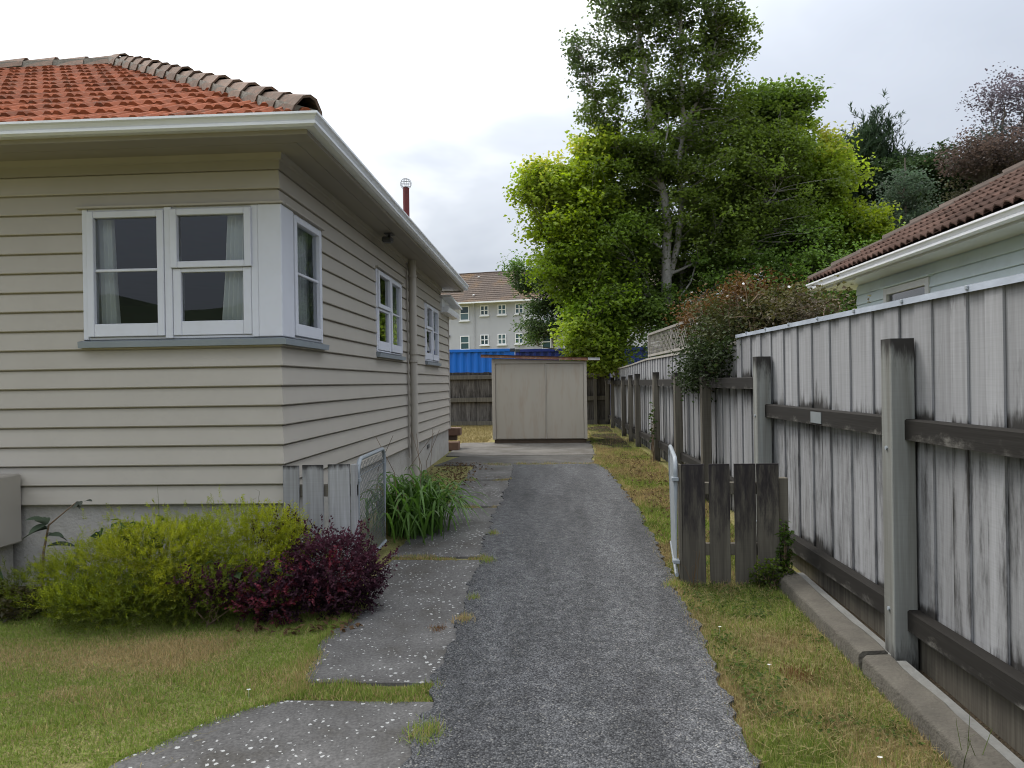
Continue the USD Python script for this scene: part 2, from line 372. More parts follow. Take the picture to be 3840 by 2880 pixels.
# asphalt: coarse worn chip seal
mat("chip_seal", {
    "g": ("geometry", {}),
    "v": ("voronoi_texture", {"dimensions": "2D", "scale": 115.0, "feature": "f1", "randomness": 1.0}),
    "sc": ("separate_color", {}),
    "r": ("rgb_ramp", {"ramp": [(0.0, (0.033, 0.034, 0.037)), (0.35, (0.074, 0.076, 0.080)), (0.8, (0.125, 0.127, 0.132)), (0.95, (0.165, 0.166, 0.166)), (1.0, (0.24, 0.23, 0.21))]}),
    "gap": ("map_range", {"from_min": 0.25, "from_max": 0.75, "to_min": 1.0, "to_max": 0.42, "clamp": True}),
    "hv": ("hsv", {}),
    "mw": ("mapping", {"scale": (2.6, 0.45, 1.0)}), "n": ("noise_texture", {"scale": 1.1, "detail": 6.0, "roughness": 0.62}), "nr": ("map_range", {"from_min": 0.3, "from_max": 0.7, "to_min": 0.66, "to_max": 1.42}), "hv2": ("hsv", {}),
    "n3": ("noise_texture", {"scale": 14.0, "detail": 4.0}), "nr3": ("map_range", {"from_min": 0.35, "from_max": 0.65, "to_min": 0.8, "to_max": 1.2}), "hv3": ("hsv", {}),
    "b": ("bump", {"strength": 0.9, "distance": 0.006, "invert": True}),
    "p": ("principled_bsdf", {"roughness": 0.85, "specular_ior_level": 0.3}),
}, [("g.position", "v.vector"), ("v.color", "sc.color"), ("sc.r", "r.fac"), ("v.distance", "gap.value"), ("gap.result", "hv.value"), ("r.color", "hv.color"), ("g.position", "mw.vector"), ("mw.vector", "n.vector"), ("n.fac", "nr.value"), ("nr.result", "hv2.value"), ("hv.color", "hv2.color"),
    ("g.position", "n3.vector"), ("n3.fac", "nr3.value"), ("nr3.result", "hv3.value"), ("hv2.color", "hv3.color"), ("hv3.color", "p.base_color"), ("v.distance", "b.height"), ("b.normal", "p.normal")])


def slab_mat(name, base, spots=1.0):
    b = np.array(base)
    mat(name, {
        "g": ("geometry", {}), "n": ("noise_texture", {"scale": 2.2, "detail": 6.0, "roughness": 0.65}),
        "r": ("rgb_ramp", {"ramp": [(0.28, tuple(b * np.array([0.62, 0.58, 0.5]))), (0.5, tuple(b)), (0.72, tuple(b * 1.45))]}),
        "n2": ("noise_texture", {"scale": 70.0, "detail": 3.0}), "r2": ("map_range", {"from_min": 0.3, "from_max": 0.7, "to_min": 0.72, "to_max": 1.25}), "hv": ("hsv", {}),
        "w": ("noise_texture", {"scale": 75.0, "detail": 3.0}), "wv": ("mix", {"mix_type": "add", "fac": 0.024}),
        "v": ("voronoi_texture", {"dimensions": "2D", "scale": 29.0, "feature": "f1"}), "sc": ("separate_color", {}),
        "rad": ("map_range", {"from_min": 0.45, "from_max": 1.0, "to_min": -0.05, "to_max": 0.27 * spots}), "d": ("math", {"math_type": "subtract"}),
        "ns": ("noise_texture", {"scale": 1.0, "detail": 2.0}), "nsr": ("map_range", {"from_min": 0.3, "from_max": 0.6, "to_min": 0.35, "to_max": 1.15}), "rm": ("math", {"math_type": "multiply"}),
        "st": ("map_range", {"from_min": -0.02, "from_max": 0.03, "to_min": 0.0, "to_max": 0.9, "clamp": True}),
        "mx": ("mix", {"color2": (0.47, 0.47, 0.455)}),
        "bm": ("bump", {"strength": 0.5, "distance": 0.004}),
        "p": ("principled_bsdf", {"roughness": 0.9, "specular_ior_level": 0.25}),
    }, [("g.position", "n.vector"), ("n.fac", "r.fac"), ("g.position", "n2.vector"), ("n2.fac", "r2.value"), ("r2.result", "hv.value"), ("r.color", "hv.color"), ("g.position", "w.vector"), ("g.position", "wv.color1"), ("w.color", "wv.color2"), ("wv.color", "v.vector"),
        ("v.color", "sc.color"), ("sc.r", "rad.value"), ("g.position", "ns.vector"), ("ns.fac", "nsr.value"), ("rad.result", "rm.value1"), ("nsr.result", "rm.value2"), ("rm.value", "d.value1"), ("v.distance", "d.value2"), ("d.value", "st.value"), ("st.result", "mx.fac"), ("hv.color", "mx.color1"), ("mx.color", "p.base_color"), ("n2.fac", "bm.height"), ("bm.normal", "p.normal")])


slab_mat("slab_concrete", (0.104, 0.100, 0.096))
slab_mat("pad_concrete", (0.125, 0.117, 0.105), 0.25)
slab_mat("old_pad", (0.08, 0.076, 0.07), 0.3)


def soil(name, stops, scale, bump=0.8):
    mat(name, {"g": ("geometry", {}), "n": ("noise_texture", {"scale": scale, "detail": 8.0, "roughness": 0.7}), "r": ("rgb_ramp", {"ramp": stops}),
               "n2": ("noise_texture", {"scale": 90.0, "detail": 4.0}), "v": ("map_range", {"from_min": 0.3, "from_max": 0.7, "to_min": 0.55, "to_max": 1.4}), "hv": ("hsv", {}), "b": ("bump", {"strength": bump, "distance": 0.02}), "p": ("principled_bsdf", {"roughness": 0.95, "specular_ior_level": 0.1})},
        [("g.position", "n.vector"), ("n.fac", "r.fac"), ("g.position", "n2.vector"), ("n2.fac", "v.value"), ("v.result", "hv.value"), ("r.color", "hv.color"), ("hv.color", "p.base_color"), ("n2.fac", "b.height"), ("b.normal", "p.normal")])


soil("turf_soil", [(0.3, (0.16, 0.16, 0.055)), (0.5, (0.22, 0.21, 0.08)), (0.7, (0.30, 0.24, 0.12))], 1.6)
soil("straw_turf", [(0.3, (0.21, 0.17, 0.075)), (0.5, (0.29, 0.235, 0.115)), (0.75, (0.15, 0.14, 0.055))], 1.2)
soil("bare_earth", [(0.3, (0.03, 0.024, 0.017)), (0.7, (0.075, 0.058, 0.038))], 4.0)
mat("tile_rows", {  # far roof: courses of brown tiles with lichen
    "g": ("geometry", {}), "n": ("noise_texture", {"scale": 0.35, "detail": 6.0, "roughness": 0.65}), "r": ("rgb_ramp", {"ramp": [(0.3, (0.062, 0.046, 0.038)), (0.52, (0.10, 0.072, 0.055)), (0.7, (0.17, 0.10, 0.045))]}),
    "m": ("mapping", {"scale": (3.0, 3.0, 1.0)}), "n2": ("noise_texture", {"scale": 2.5, "detail": 3.0}), "v": ("map_range", {"from_min": 0.3, "from_max": 0.7, "to_min": 0.7, "to_max": 1.3}), "hv": ("hsv", {}), "p": ("principled_bsdf", {"roughness": 0.9})},
    [("g.position", "n.vector"), ("n.fac", "r.fac"), ("g.position", "m.vector"), ("m.vector", "n2.vector"), ("n2.fac", "v.value"), ("v.result", "hv.value"), ("r.color", "hv.color"), ("hv.color", "p.base_color")])

# ------------------------------------------------------------------ ground and paving
def sheet(xs_of_y, ys, dz, nx=8, thick=0.0, wob=0.0, seed=0):
    """surface following the ground between two x edges; with a skirt of the given depth"""
    ys = np.asarray(ys, float)
    L, R = np.array([xs_of_y(y) for y in ys]).T
    t = np.linspace(0, 1, nx)
    X = L[:, None] * (1 - t) + R[:, None] * t
    Y = np.repeat(ys[:, None], nx, 1)
    Z = gz(Y) + dz
    if wob:
        Z = Z + (meshkit.fbm(np.stack([X * 1.3, Y * 1.3, X * 0], -1), 3, seed) - 0.5) * wob
    v = np.stack([X, Y, Z], -1).reshape(-1, 3)
    i = (np.arange(len(ys) - 1)[:, None] * nx + np.arange(nx - 1)[None]).ravel()
    mb = MB().add(v, np.stack([i, i + 1, i + nx + 1, i + nx], 1))
    if thick:
        n = len(ys)
        loop = list(range(nx)) + [k * nx + nx - 1 for k in range(1, n)] + [(n - 1) * nx + k for k in range(nx - 2, -1, -1)] + [k * nx for k in range(n - 2, 0, -1)]
        a = v[loop]; b = a - [0, 0, thick]
        m = len(loop); k = np.arange(m); kk = (k + 1) % m
        mb.add(np.vstack([a, b]), np.stack([k, k + m, kk + m, kk], 1))
    return mb


ux = np.unique(np.concatenate([np.linspace(-600, -20, 14), np.linspace(-20, 20, 60), np.linspace(20, 600, 14)]))
uy = np.unique(np.concatenate([np.linspace(-400, -10, 14), np.linspace(-10, 30, 120), np.linspace(30, 1500, 20)]))
GXm, GYm = np.meshgrid(ux, uy)
gv = np.stack([GXm, GYm, gz(GYm)], -1).reshape(-1, 3)
nx = len(ux)
ii = (np.arange(len(uy) - 1)[:, None] * nx + np.arange(nx - 1)[None]).ravel()
obj("ground", (gv, np.stack([ii, ii + 1, ii + nx + 1, ii + nx], 1)), "turf_soil", kind="structure", label="grassy ground around the houses and driveway", cat="ground")


def edge(y, pts):
    return np.interp(y, [p[1] for p in pts], [p[0] for p in pts])


ASR = [(0.83, -8), (0.84, 3.1), (0.87, 4.07), (0.89, 4.86), (0.91, 5.78), (0.94, 7.2), (0.95, 8.6), (0.92, 9.95), (0.86, 11.05), (0.74, 11.95), (0.70, 12.2)]
rag = lambda y, s: (meshkit.noise(np.array([y * 22.0, s, 0.0]), 8) - 0.5) * 0.05
wig = lambda y, s: (meshkit.noise(np.array([y * 2.3, s, 0.0]), 5) - 0.5) * 0.07 + (meshkit.noise(np.array([y * 9.0, s, 0.0]), 6) - 0.5) * 0.05
obj("driveway", sheet(lambda y: (-0.64 + wig(y, 1.5) + rag(y, 3.0), edge(y, ASR) + wig(y, 7.5) + rag(y, 5.0)), np.linspace(-8, 12.15, 620), 0.026, 10, 0.05, 0.012), "chip_seal", kind="structure", label="dark worn chip seal driveway up the middle", cat="driveway", smooth=40)
SLL = [(-1.95, 3.05), (-1.76, 3.26), (-1.62, 3.46), (-1.40, 3.6), (-1.37, 3.82), (-1.47, 4.3), (-1.42, 4.67), (-1.36, 5.02), (-1.45, 6.28), (-1.38, 7.0), (-1.3, 8.0), (-1.28, 9.0), (-1.33, 10.5), (-1.36, 12.2)]
path = thing("slab_path", "strip of old concrete slabs beside the driveway", "path", (-1.0, 6.0, float(gz(6.0))), kind="structure")
joints = [(-6, -3.2), (-3.15, 0.2), (0.25, 3.60), (3.80, 4.57), (4.585, 6.14), (6.24, 8.36), (8.46, 10.45), (10.52, 12.2)]
for k, (a, b) in enumerate(joints):
    lo = (lambda y, k=k: edge(y, SLL) + wig(y, 20 + k) * 0.8) if k > 1 else (lambda y: -2.3 + 0 * y + 0.0 * y if y < 2.2 else edge(y, [(-2.3, 2.2), (-2.05, 2.9)] + SLL[1:]))
    obj("concrete_slab", sheet(lambda y: (float(lo(y)), -0.55), np.linspace(a, b, max(8, int((b - a) * 14))), 0.016 + 0.003 * (k % 2), 8, 0.06, 0.008, k), "slab_concrete", path, smooth=40)
obj("rear_path", sheet(lambda y: (-2.02 + 0.2 * (y - 12.2), 0.72 + wig(y, 60)), np.linspace(12.16, 13.55, 24), 0.016, 10, 0.05, 0.012), "old_pad", kind="structure", label="dark concrete crossing between driveway and shed pad", cat="path", smooth=40)
obj("shed_pad", sheet(lambda y: (-2.05 + wig(y, 70), 0.80 + wig(y, 71)), np.linspace(13.58, 16.25, 40), 0.02, 10, 0.06, 0.006), "pad_concrete", kind="structure", label="pale concrete pad in front of the shed", cat="pavement", smooth=40)
obj("back_lawn", sheet(lambda y: (-9.5 + 0 * y, -1.45 if y < 18 else 1.0), np.r_[np.linspace(16.2, 17.9, 12), np.linspace(18.1, 22.4, 24)], 0.006, 16, 0, 0.03), "straw_turf", kind="structure", label="straw coloured dry back lawn before the rear fence", cat="lawn", smooth=40)
obj("bare_soil", sheet(lambda y: (0.98 + 0.25 * math.sin(y * 3), 1.62), np.linspace(14.6, 21.5, 40), 0.008, 6, 0, 0.05), "bare_earth", kind="structure", label="bare dark soil patch right of the shed", cat="soil", smooth=40)
hb = []
hx = np.linspace(-420, 420, 120)
hz = 14 + 17 * meshkit.fbm(np.stack([hx * 0.02, hx * 0, hx * 0], -1), 5, 3) + 1.6 * meshkit.noise(np.stack([hx * 0.25, hx * 0, hx * 0], -1), 4)
hv = np.concatenate([np.stack([hx, hx * 0 - 150, hx * 0 - 2], -1), np.stack([hx, hx * 0 - 185, hz], -1), np.stack([hx, hx * 0 - 260, hx * 0 - 2], -1)])
n_ = len(hx); k_ = np.arange(n_ - 1)
obj("hills", (hv, np.vstack([np.stack([k_, k_ + n_, k_ + n_ + 1, k_ + 1], 1), np.stack([k_ + n_, k_ + 2 * n_, k_ + 2 * n_ + 1, k_ + n_ + 1], 1)])), "hill_bush", kind="structure", label="bush covered hills across the street", cat="hill", smooth=60)

# ------------------------------------------------------------------ the weatherboard house on the left
CX, CY, END = -2.1, 5.47, 14.42        # front right corner of the sheathing, far end of the side wall
Z0, COVER, NB = 0.645, 0.152, 18
house = thing("weatherboard_house", "beige weatherboard house with orange tiled roof and white corner window", "house", (-5.2, 9.5, 0.0))


def board_profile(z, zlo=-9, zhi=9):
    """(offset, z) outline of one lapped board"""
    p = [(0.0, z), (0.030, z), (0.034, z + 0.006), (0.016, z + 0.140), (0.004, z + 0.143), (0.003, z + 0.158), (0.0, z + 0.158)]
    return [(o, min(max(q, zlo), zhi)) for o, q in p]


seed_rng = np.random.default_rng(99)


def clad(parent, name, material, axis, lo, hi, wall, sgn, holes, z0, cover, n, mitre_lo=0, mitre_hi=0, top=None, seed=0):
    """lapped boards on a wall plane: axis 0 or 1 = direction the boards run; wall = coordinate of the sheathing; sgn = outward side"""
    for k in range(n):
        z = z0 + k * cover
        cuts = [(h[0], h[1], h[2], h[3]) for h in holes if h[2] < z + cover - 0.004 and h[3] > z + 0.01]
        xs = [lo] + [min(max(c, lo), hi) for h in sorted(cuts) for c in h[:2]] + [hi]
        segs = [(xs[i], xs[i + 1], -9, 9, i == 0, i == len(xs) - 2) for i in range(0, len(xs), 2) if xs[i + 1] - xs[i] > 1e-3]
        for h in cuts:
            if h[2] > z + 0.02:
                segs.append((max(h[0], lo), min(h[1], hi), -9, h[2], h[0] <= lo, h[1] >= hi))
            if h[3] < z + cover - 0.02:
                segs.append((max(h[0], lo), min(h[1], hi), h[3], 9, h[0] <= lo, h[1] >= hi))
        if hi - lo > 3 and seed_rng.random() < 0.22:        # a butt joint
            xj = seed_rng.uniform(lo + 0.8, hi - 0.8)
            segs = [q for a, b, zl, zh, first, last in segs for q in (((a, xj - 0.0008, zl, zh, first, False), (xj + 0.0008, b, zl, zh, False, last)) if a + 0.3 < xj < b - 0.3 else ((a, b, zl, zh, first, last),))]
        for a, b, zl, zh, first, last in segs:
            pr = np.array(board_profile(z, zl, zh))
            if top is not None:
                pr[:, 1] = np.minimum(pr[:, 1], top)
            off = wall + sgn * pr[:, 0]
            aa = np.full(len(pr), a) - (pr[:, 0] * mitre_lo if first else 0)
            bb = np.full(len(pr), b) + (pr[:, 0] * mitre_hi if last else 0)
            prof = np.stack([off, pr[:, 1]], 1)
            obj(name, MB().prism(prof, axis, aa, bb), material, parent)


WF = (-3.65, -2.06, 1.93, 2.955)         # front part of the corner window: x, z
WS = (5.43, 6.44, 1.93, 2.955)           # side part: y
W2 = (8.46, 9.88, 1.945, 2.945)
W3 = (11.74, 13.10, 1.935, 2.90)
clad(house, "weatherboard", "siding", 0, -8.6, CX, CY, -1, [WF], Z0, COVER, 17, mitre_hi=1, top=3.24)
clad(house, "weatherboard", "siding", 1, CY, 13.50, CX, 1, [WS, W2, W3], Z0, COVER, 17, mitre_lo=1, top=3.24)
clad(house, "weatherboard", "siding", 1, 13.502, END, CX, 1, [], Z0, COVER, 16, top=2.99)
mb = MB()
mb.box(-8.6, CX - 0.01, CY + 0.005, CY + 0.12, 0.66, 1.9).box(-8.6, WF[0], CY + 0.005, CY + 0.12, 1.9, 3.2).box(WF[0], CX - 0.01, CY + 0.005, CY + 0.12, 2.97, 3.2)
ys = [CY + 0.12, W2[0], W2[1], W3[0], W3[1], END - 0.02]
mb.box(CX - 0.12, CX - 0.005, CY + 0.12, END - 0.02, 0.66, 1.9).box(CX - 0.12, CX - 0.005, CY + 0.12, 13.5, 2.97, 3.2)
mb.box(CX - 0.12, CX - 0.005, WS[1], W2[0], 1.9, 2.97).box(CX - 0.12, CX - 0.005, W2[1], W3[0], 1.9, 2.97).box(CX - 0.12, CX - 0.005, W3[1], END - 0.02, 1.9, 2.8)
mb.box(-8.6, CX - 0.01, END - 0.12, END, 0.66, 2.8).box(-8.5, CX - 0.13, 13.25, 13.38, 0.66, 3.12).box(-8.6, -8.5, CY, END, 0.66, 3.2).box(-8.5, CX - 0.13, CY + 0.13, END - 0.13, 0.60, 0.66).box(-8.5, CX - 0.13, CY + 0.13, 13.4, 3.12, 3.2)
obj("inner_wall", mb, "room_dark", house)
mb = MB()
mb.box(-8.55, CX + 0.0, CY + 0.005, CY + 0.2, -0.1, 0.655).box(CX - 0.2, CX + 0.0, CY + 0.2, END - 0.01, -0.1, 0.655)
obj("foundation", mb, "foundation", house)
obj("floor_vent", MB().box(CX + 0.001, CX + 0.012, 11.9, 12.12, 0.47, 0.53, 0.003), "dark_plastic", house)
obj("end_board", MB().box(CX - 0.05, CX + 0.045, END, END + 0.025, 0.63, 2.99, 0.004), "siding", house)
# low porch wall at the left edge
obj("porch_wall", MB().box(-5.8, -4.17, 4.72, CY - 0.04, 0.36, 0.90, 0.012), "siding", house)
obj("porch_base", MB().box(-5.75, -4.25, 4.80, CY - 0.04, -0.1, 0.36, 0.0), "foundation", house)

# frieze, scotia, soffit, fascia
EX, EY, EEND = -1.69, 4.97, 13.90        # fascia lines
mb = MB().prism([(CY, 3.225), (CY - 0.03, 3.225), (CY - 0.032, 3.29), (CY - 0.05, 3.30), (CY - 0.06, 3.345), (CY, 3.345)][::-1], 0, [-8.6] * 6, [CX - 0.0 + d for d in (0, 0.06, 0.05, 0.032, 0.03, 0)])
mb.prism([(CX, 3.225), (CX + 0.03, 3.225), (CX + 0.032, 3.29), (CX + 0.05, 3.30), (CX + 0.06, 3.345), (CX, 3.345)], 1, [CY - d for d in (0, 0.03, 0.032, 0.05, 0.06, 0)], 13.5)
obj("eave_moulding", mb, "eave_shade_paint", house)
sof = MB()
obj("soffit", MB().box(-8.6, EX - 0.012, EY + 0.012, EY + 0.25, 3.345, 3.358).box(-8.6, EX - 0.235, EY + 0.254, CY + 0.05, 3.345, 3.358), "eave_shade_paint", house)
obj("soffit", MB().box(EX - 0.16, EX - 0.012, EY + 0.254, EEND, 3.3455, 3.3585).box(CX - 0.05, EX - 0.164, CY - 0.24, 13.92, 3.3455, 3.3585), "eave_shade_paint", house)
obj("fascia", MB().box(-8.6, EX, EY - 0.0, EY + 0.02, 3.318, 3.45), "eave_shade_paint", house)
obj("fascia", MB().box(EX - 0.02, EX, EY + 0.021, EEND, 3.318, 3.45), "eave_shade_paint", house)
obj("fascia", MB().box(-8.6, EX, EEND, EEND + 0.02, 3.318, 3.45), "eave_shade_paint", house)
gp = [(0.0, 3.352), (0.070, 3.347), (0.092, 3.360), (0.092, 3.380), (0.080, 3.387), (0.098, 3.412), (0.112, 3.422), (0.112, 3.438), (0.104, 3.441), (0.096, 3.43), (0.0, 3.43)]
G = np.array(gp)
obj("gutter", MB().prism(np.stack([EY - G[:, 0], G[:, 1]], 1)[::-1], 0, -8.6, (EX + G[:, 0])[::-1]), "gutter_white", house)
obj("gutter", MB().prism(np.stack([EX + G[:, 0], G[:, 1]], 1), 1, EY - G[:, 0], EEND + 0.02), "gutter_white", house)
# lower lean-to roof at the far end
obj("rear_gutter", MB().prism([(-2.04, 2.90), (-1.95, 2.90), (-1.935, 2.935), (-1.92, 3.00), (-1.94, 3.012), (-2.04, 3.0)], 1, 13.5, 15.1), "gutter_white", house)
obj("rear_soffit", MB().box(-3.5, -2.045, 14.46, 15.1, 2.90, 2.93).box(-2.08, -2.042, 13.46, 15.1, 2.89, 3.16), "gutter_white", house)
obj("rear_roof", MB().prism([(13.44, 3.175), (15.15, 3.10), (15.15, 3.135), (13.44, 3.215)][::-1], 0, -3.5, -1.87), "gutter_white", house)

# downpipe with rings, security light, flue
dp = (-2.0, 10.36)
mb = MB().tube([(dp[0], dp[1], 0.12), (dp[0], dp[1], 3.35)], 0.055, 14)
pipe = obj("downpipe", mb, "siding", house, smooth=50)
for z in (1.87, 1.98, 3.1):
    obj("pipe_bracket", MB().tube([(dp[0], dp[1], z), (dp[0], dp[1], z + 0.03)], 0.068, 14).box(CX + 0.02, dp[0], dp[1] - 0.015, dp[1] + 0.015, z + 0.004, z + 0.026), "siding", pipe)
obj("conduit", MB().tube([(CX + 0.05, 10.20, 0.5), (CX + 0.05, 10.21, 3.2)], 0.012, 6), "eave_shade_paint", house)
lt = obj("security_light", MB().box(-1.96, -1.86, 8.42, 8.58, 3.335, 3.35, 0.004).tube([(-1.91, 8.5, 3.335), (-1.91, 8.45, 3.27)], 0.012, 6), "dark_plastic", house)
obj("lamp_head", MB().box(-1.97, -1.85, 8.35, 8.47, 3.225, 3.29, 0.015), "dark_plastic", lt)
fl = obj("flue", MB().tube([(-2.6, 13.0, 3.6), (-2.6, 13.0, 5.13)], 0.058, 16), "flue_red", house, smooth=50)
mb = MB()
for k in range(8):
    t = np.linspace(-1.2, 1.57, 10)
    a = k * math.pi / 4
    mb.tube(np.stack([-2.6 + 0.1 * np.cos(t) * math.cos(a), 13.0 + 0.1 * np.cos(t) * math.sin(a), 5.20 + 0.1 * np.sin(t)], 1), 0.004, 4)
for z in (-0.06, -0.02, 0.02, 0.06):
    t = np.linspace(0, 2 * np.pi, 17); r = math.sqrt(0.01 - z * z)
    mb.tube(np.stack([-2.6 + r * np.cos(t), 13.0 + r * np.sin(t), 0 * t + 5.2 + z], 1), 0.004, 4)
obj("spark_guard", mb, "galvanised", fl)

# windows -----------------------------------------------------------
def wall_box(mb, axis, wall, sgn, a, b, o0, o1, z0, z1, ch=0.004):
    """box on a wall: a..b along the wall, o0..o1 outward offsets"""
    p, q = sorted((wall + sgn * o0, wall + sgn * o1))
    return mb.box(a, b, p, q, z0, z1, ch) if axis == 0 else mb.box(p, q, a, b, z0, z1, ch)


def ring(axis, wall, sgn, a, b, z0, z1, wl, wr, wb, wt, o0, o1):
    mb = MB()
    wall_box(mb, axis, wall, sgn, a, a + wl, o0, o1, z0, z1)
    wall_box(mb, axis, wall, sgn, b - wr, b, o0, o1, z0, z1)
    wall_box(mb, axis, wall, sgn, a + wl, b - wr, o0, o1 - 0.002, z0, z0 + wb)
    wall_box(mb, axis, wall, sgn, a + wl, b - wr, o0, o1 - 0.002, z1 - wt, z1)
    return mb


def pane(parent, axis, wall, sgn, a, b, z0, z1, o):
    w = wall + sgn * o
    pts = [(a, z0), (b, z0), (b, z1), (a, z1)]
    v = [(p, w, q) if axis == 0 else (w, p, q) for p, q in pts]
    f = [[0, 1, 2, 3]] if (axis == 0) == (sgn < 0) else [[0, 3, 2, 1]]
    obj("pane", (v, np.vstack([np.array(f)[:, [0, 1, 2]], np.array(f)[:, [0, 2, 3]]])), "pane_glass", parent)


def sash(parent, axis, wall, sgn, a, b, z0, z1, kind, bar_z, o=0.03):
    """kind 'bar': one sash with a thin glazing bar; 'hopper': awning sash above a lower light"""
    d = 0.045
    if kind == "bar":
        obj("sash", ring(axis, wall, sgn, a, b, z0, z1, 0.055, 0.055, 0.10, 0.05, o - d, o + 0.022), "white_frame", parent)
        mb = MB(); wall_box(mb, axis, wall, sgn, a + 0.055, b - 0.055, o - 0.03, o + 0.005, bar_z - 0.011, bar_z + 0.011)
        obj("glazing_bar", mb, "white_frame", parent)
        pane(parent, axis, wall, sgn, a + 0.053, b - 0.053, z0 + 0.098, z1 - 0.048, o - 0.012)
    else:
        obj("sash", ring(axis, wall, sgn, a - 0.01, b + 0.01, bar_z + 0.003, z1, 0.055, 0.055, 0.05, 0.048, o - d, o + 0.030), "white_frame", parent)
        obj("sash", ring(axis, wall, sgn, a, b, z0, bar_z, 0.065, 0.065, 0.11, 0.03, o - d, o + 0.010), "white_frame", parent)
        pane(parent, axis, wall, sgn, a + 0.043, b - 0.043, bar_z + 0.05, z1 - 0.046, o - 0.006)
        pane(parent, axis, wall, sgn, a + 0.063, b - 0.063, z0 + 0.108, bar_z - 0.028, o - 0.014)


def curtain(parent, axis, wall, sgn, a, b, z0, z1, depth=0.22, flare=0.0, seed=0):
    n = 60
    t = np.linspace(0, 1, n)
    rng = np.random.default_rng(seed)
    ph = np.cumsum(rng.uniform(0.7, 1.3, n)) * 0.62
    V = []
    for zz, fl in ((z1, 0.0), (0.5 * (z0 + z1), 0.4), (z0, 1.0)):
        u = a + (b - a) * t
        u = np.where(flare > 0, b - (b - u) * (1 + flare * fl), a + (u - a) * (1 - flare * fl))
        o = depth + 0.035 * np.sin(ph) * (0.8 + 0.4 * fl)
        w = wall - sgn * o
        V.append(np.stack([u, w, 0 * u + zz], 1) if axis == 0 else np.stack([w, u, 0 * u + zz], 1))
    k = np.arange(n - 1)
    f = np.vstack([np.stack([k, k + n, k + n + 1, k + 1], 1), np.stack([k + n, k + 2 * n, k + 2 * n + 1, k + n + 1], 1)])
    obj("curtain", (np.vstack(V), np.vstack([f[:, [0, 1, 2]], f[:, [0, 2, 3]]])), "curtain_cloth", parent, smooth=True)


cw = thing("corner_window", parent=house)
mb = MB()
wall_box(mb, 0, CY, -1, WF[0], WF[0] + 0.045, -0.1, 0.035, 1.935, 2.955)
wall_box(mb, 0, CY, -1, -2.985, -2.925, -0.1, 0.045, 1.935, 2.955)
wall_box(mb, 0, CY, -1, -2.30, -2.245, -0.1, 0.040, 1.935, 2.955)
wall_box(mb, 0, CY, -1, WF[0] + 0.045, -2.30, -0.1, 0.028, 2.935, 2.956)
wall_box(mb, 0, CY, -1, WF[0] + 0.045, -2.30, -0.1, 0.028, 1.934, 1.955)
wall_box(mb, 1, CX, 1, WS[1] - 0.065, WS[1] - 0.02, -0.1, 0.035, 1.935, 2.955)
wall_box(mb, 1, CX, 1, 5.69, WS[1] - 0.065, -0.1, 0.028, 2.935, 2.956)
wall_box(mb, 1, CX, 1, 5.69, WS[1] - 0.065, -0.1, 0.028, 1.934, 1.955)
obj("frame", mb, "white_frame", cw)
obj("corner_post", MB().box(-2.245, CX + 0.042, CY - 0.043, 5.69, 1.935, 2.956, 0.006), "white_frame", cw)
sash(cw, 0, CY, -1, -3.605, -2.987, 1.957, 2.933, "bar", 2.474)
sash(cw, 0, CY, -1, -2.923, -2.302, 1.957, 2.933, "hopper", 2.475)
sash(cw, 1, CX, 1, 5.70, 6.375, 1.957, 2.933, "bar", 2.474)
s_ = MB().prism([(0, 1.868), (0.08, 1.868), (0.085, 1.915), (0, 1.934)], 0, 0, 1)
pr = np.array([(0.0, 1.872), (0.075, 1.872), (0.082, 1.918), (0.0, 1.936)])
mb = MB().prism(np.stack([CY - pr[:, 0], pr[:, 1]], 1)[::-1], 0, WF[0] - 0.02, (CX + pr[:, 0])[::-1])
mb.prism(np.stack([CX + pr[:, 0], pr[:, 1]], 1), 1, CY - pr[:, 0], WS[1] + 0.02)
obj("sill", mb, "sill_grey", cw)
mb = MB(); wall_box(mb, 0, CY, -1, WF[0] - 0.03, CX + 0.06, 0.0, 0.062, 2.957, 2.975, 0.003); wall_box(mb, 1, CX, 1, CY - 0.0, WS[1] + 0.01, 0.002, 0.064, 2.9575, 2.9745, 0.003)
obj("head_flashing", mb, "siding", cw)
curtain(cw, 0, CY, -1, -3.66, -3.47, 1.85, 2.99, 0.09, -0.3, 1)
curtain(cw, 0, CY, -1, -2.54, -2.37, 1.85, 2.99, 0.09, 0.5, 2)
curtain(cw, 1, CX, 1, 6.05, 6.45, 1.85, 2.99, 0.10, 0.1, 3)
for wn in (W2, W3):
    w = thing("side_window", parent=house)
    a, b, z0, z1 = wn
    mid = (a + b) / 2
    mb = ring(1, CX, 1, a, b, z0, z1, 0.035, 0.035, 0.02, 0.02, -0.1, 0.035)
    wall_box(mb, 1, CX, 1, mid - 0.02, mid + 0.02, -0.1, 0.037, z0 + 0.02, z1 - 0.02)
    obj("frame", mb, "white_frame", w)
    sash(w, 1, CX, 1, a + 0.04, mid - 0.025, z0 + 0.025, z1 - 0.025, "hopper", z0 + 0.53)
    sash(w, 1, CX, 1, mid + 0.025, b - 0.04, z0 + 0.025, z1 - 0.025, "bar", z0 + 0.53)
    mb = MB().prism(np.stack([CX + pr[:, 0], pr[:, 1] + z0 - 1.936], 1), 1, a - 0.03, b + 0.03)
    obj("sill", mb, "sill_grey", w)
    mb = MB(); wall_box(mb, 1, CX, 1, a - 0.03, b + 0.03, 0.0, 0.07, z1 + 0.003, z1 + 0.02, 0.003)
    obj("head_flashing", mb, "siding", w)
    curtain(w, 1, CX, 1, mid + 0.05, b - 0.02, z0 - 0.05, z1 + 0.03, 0.15, 0.0, 5)

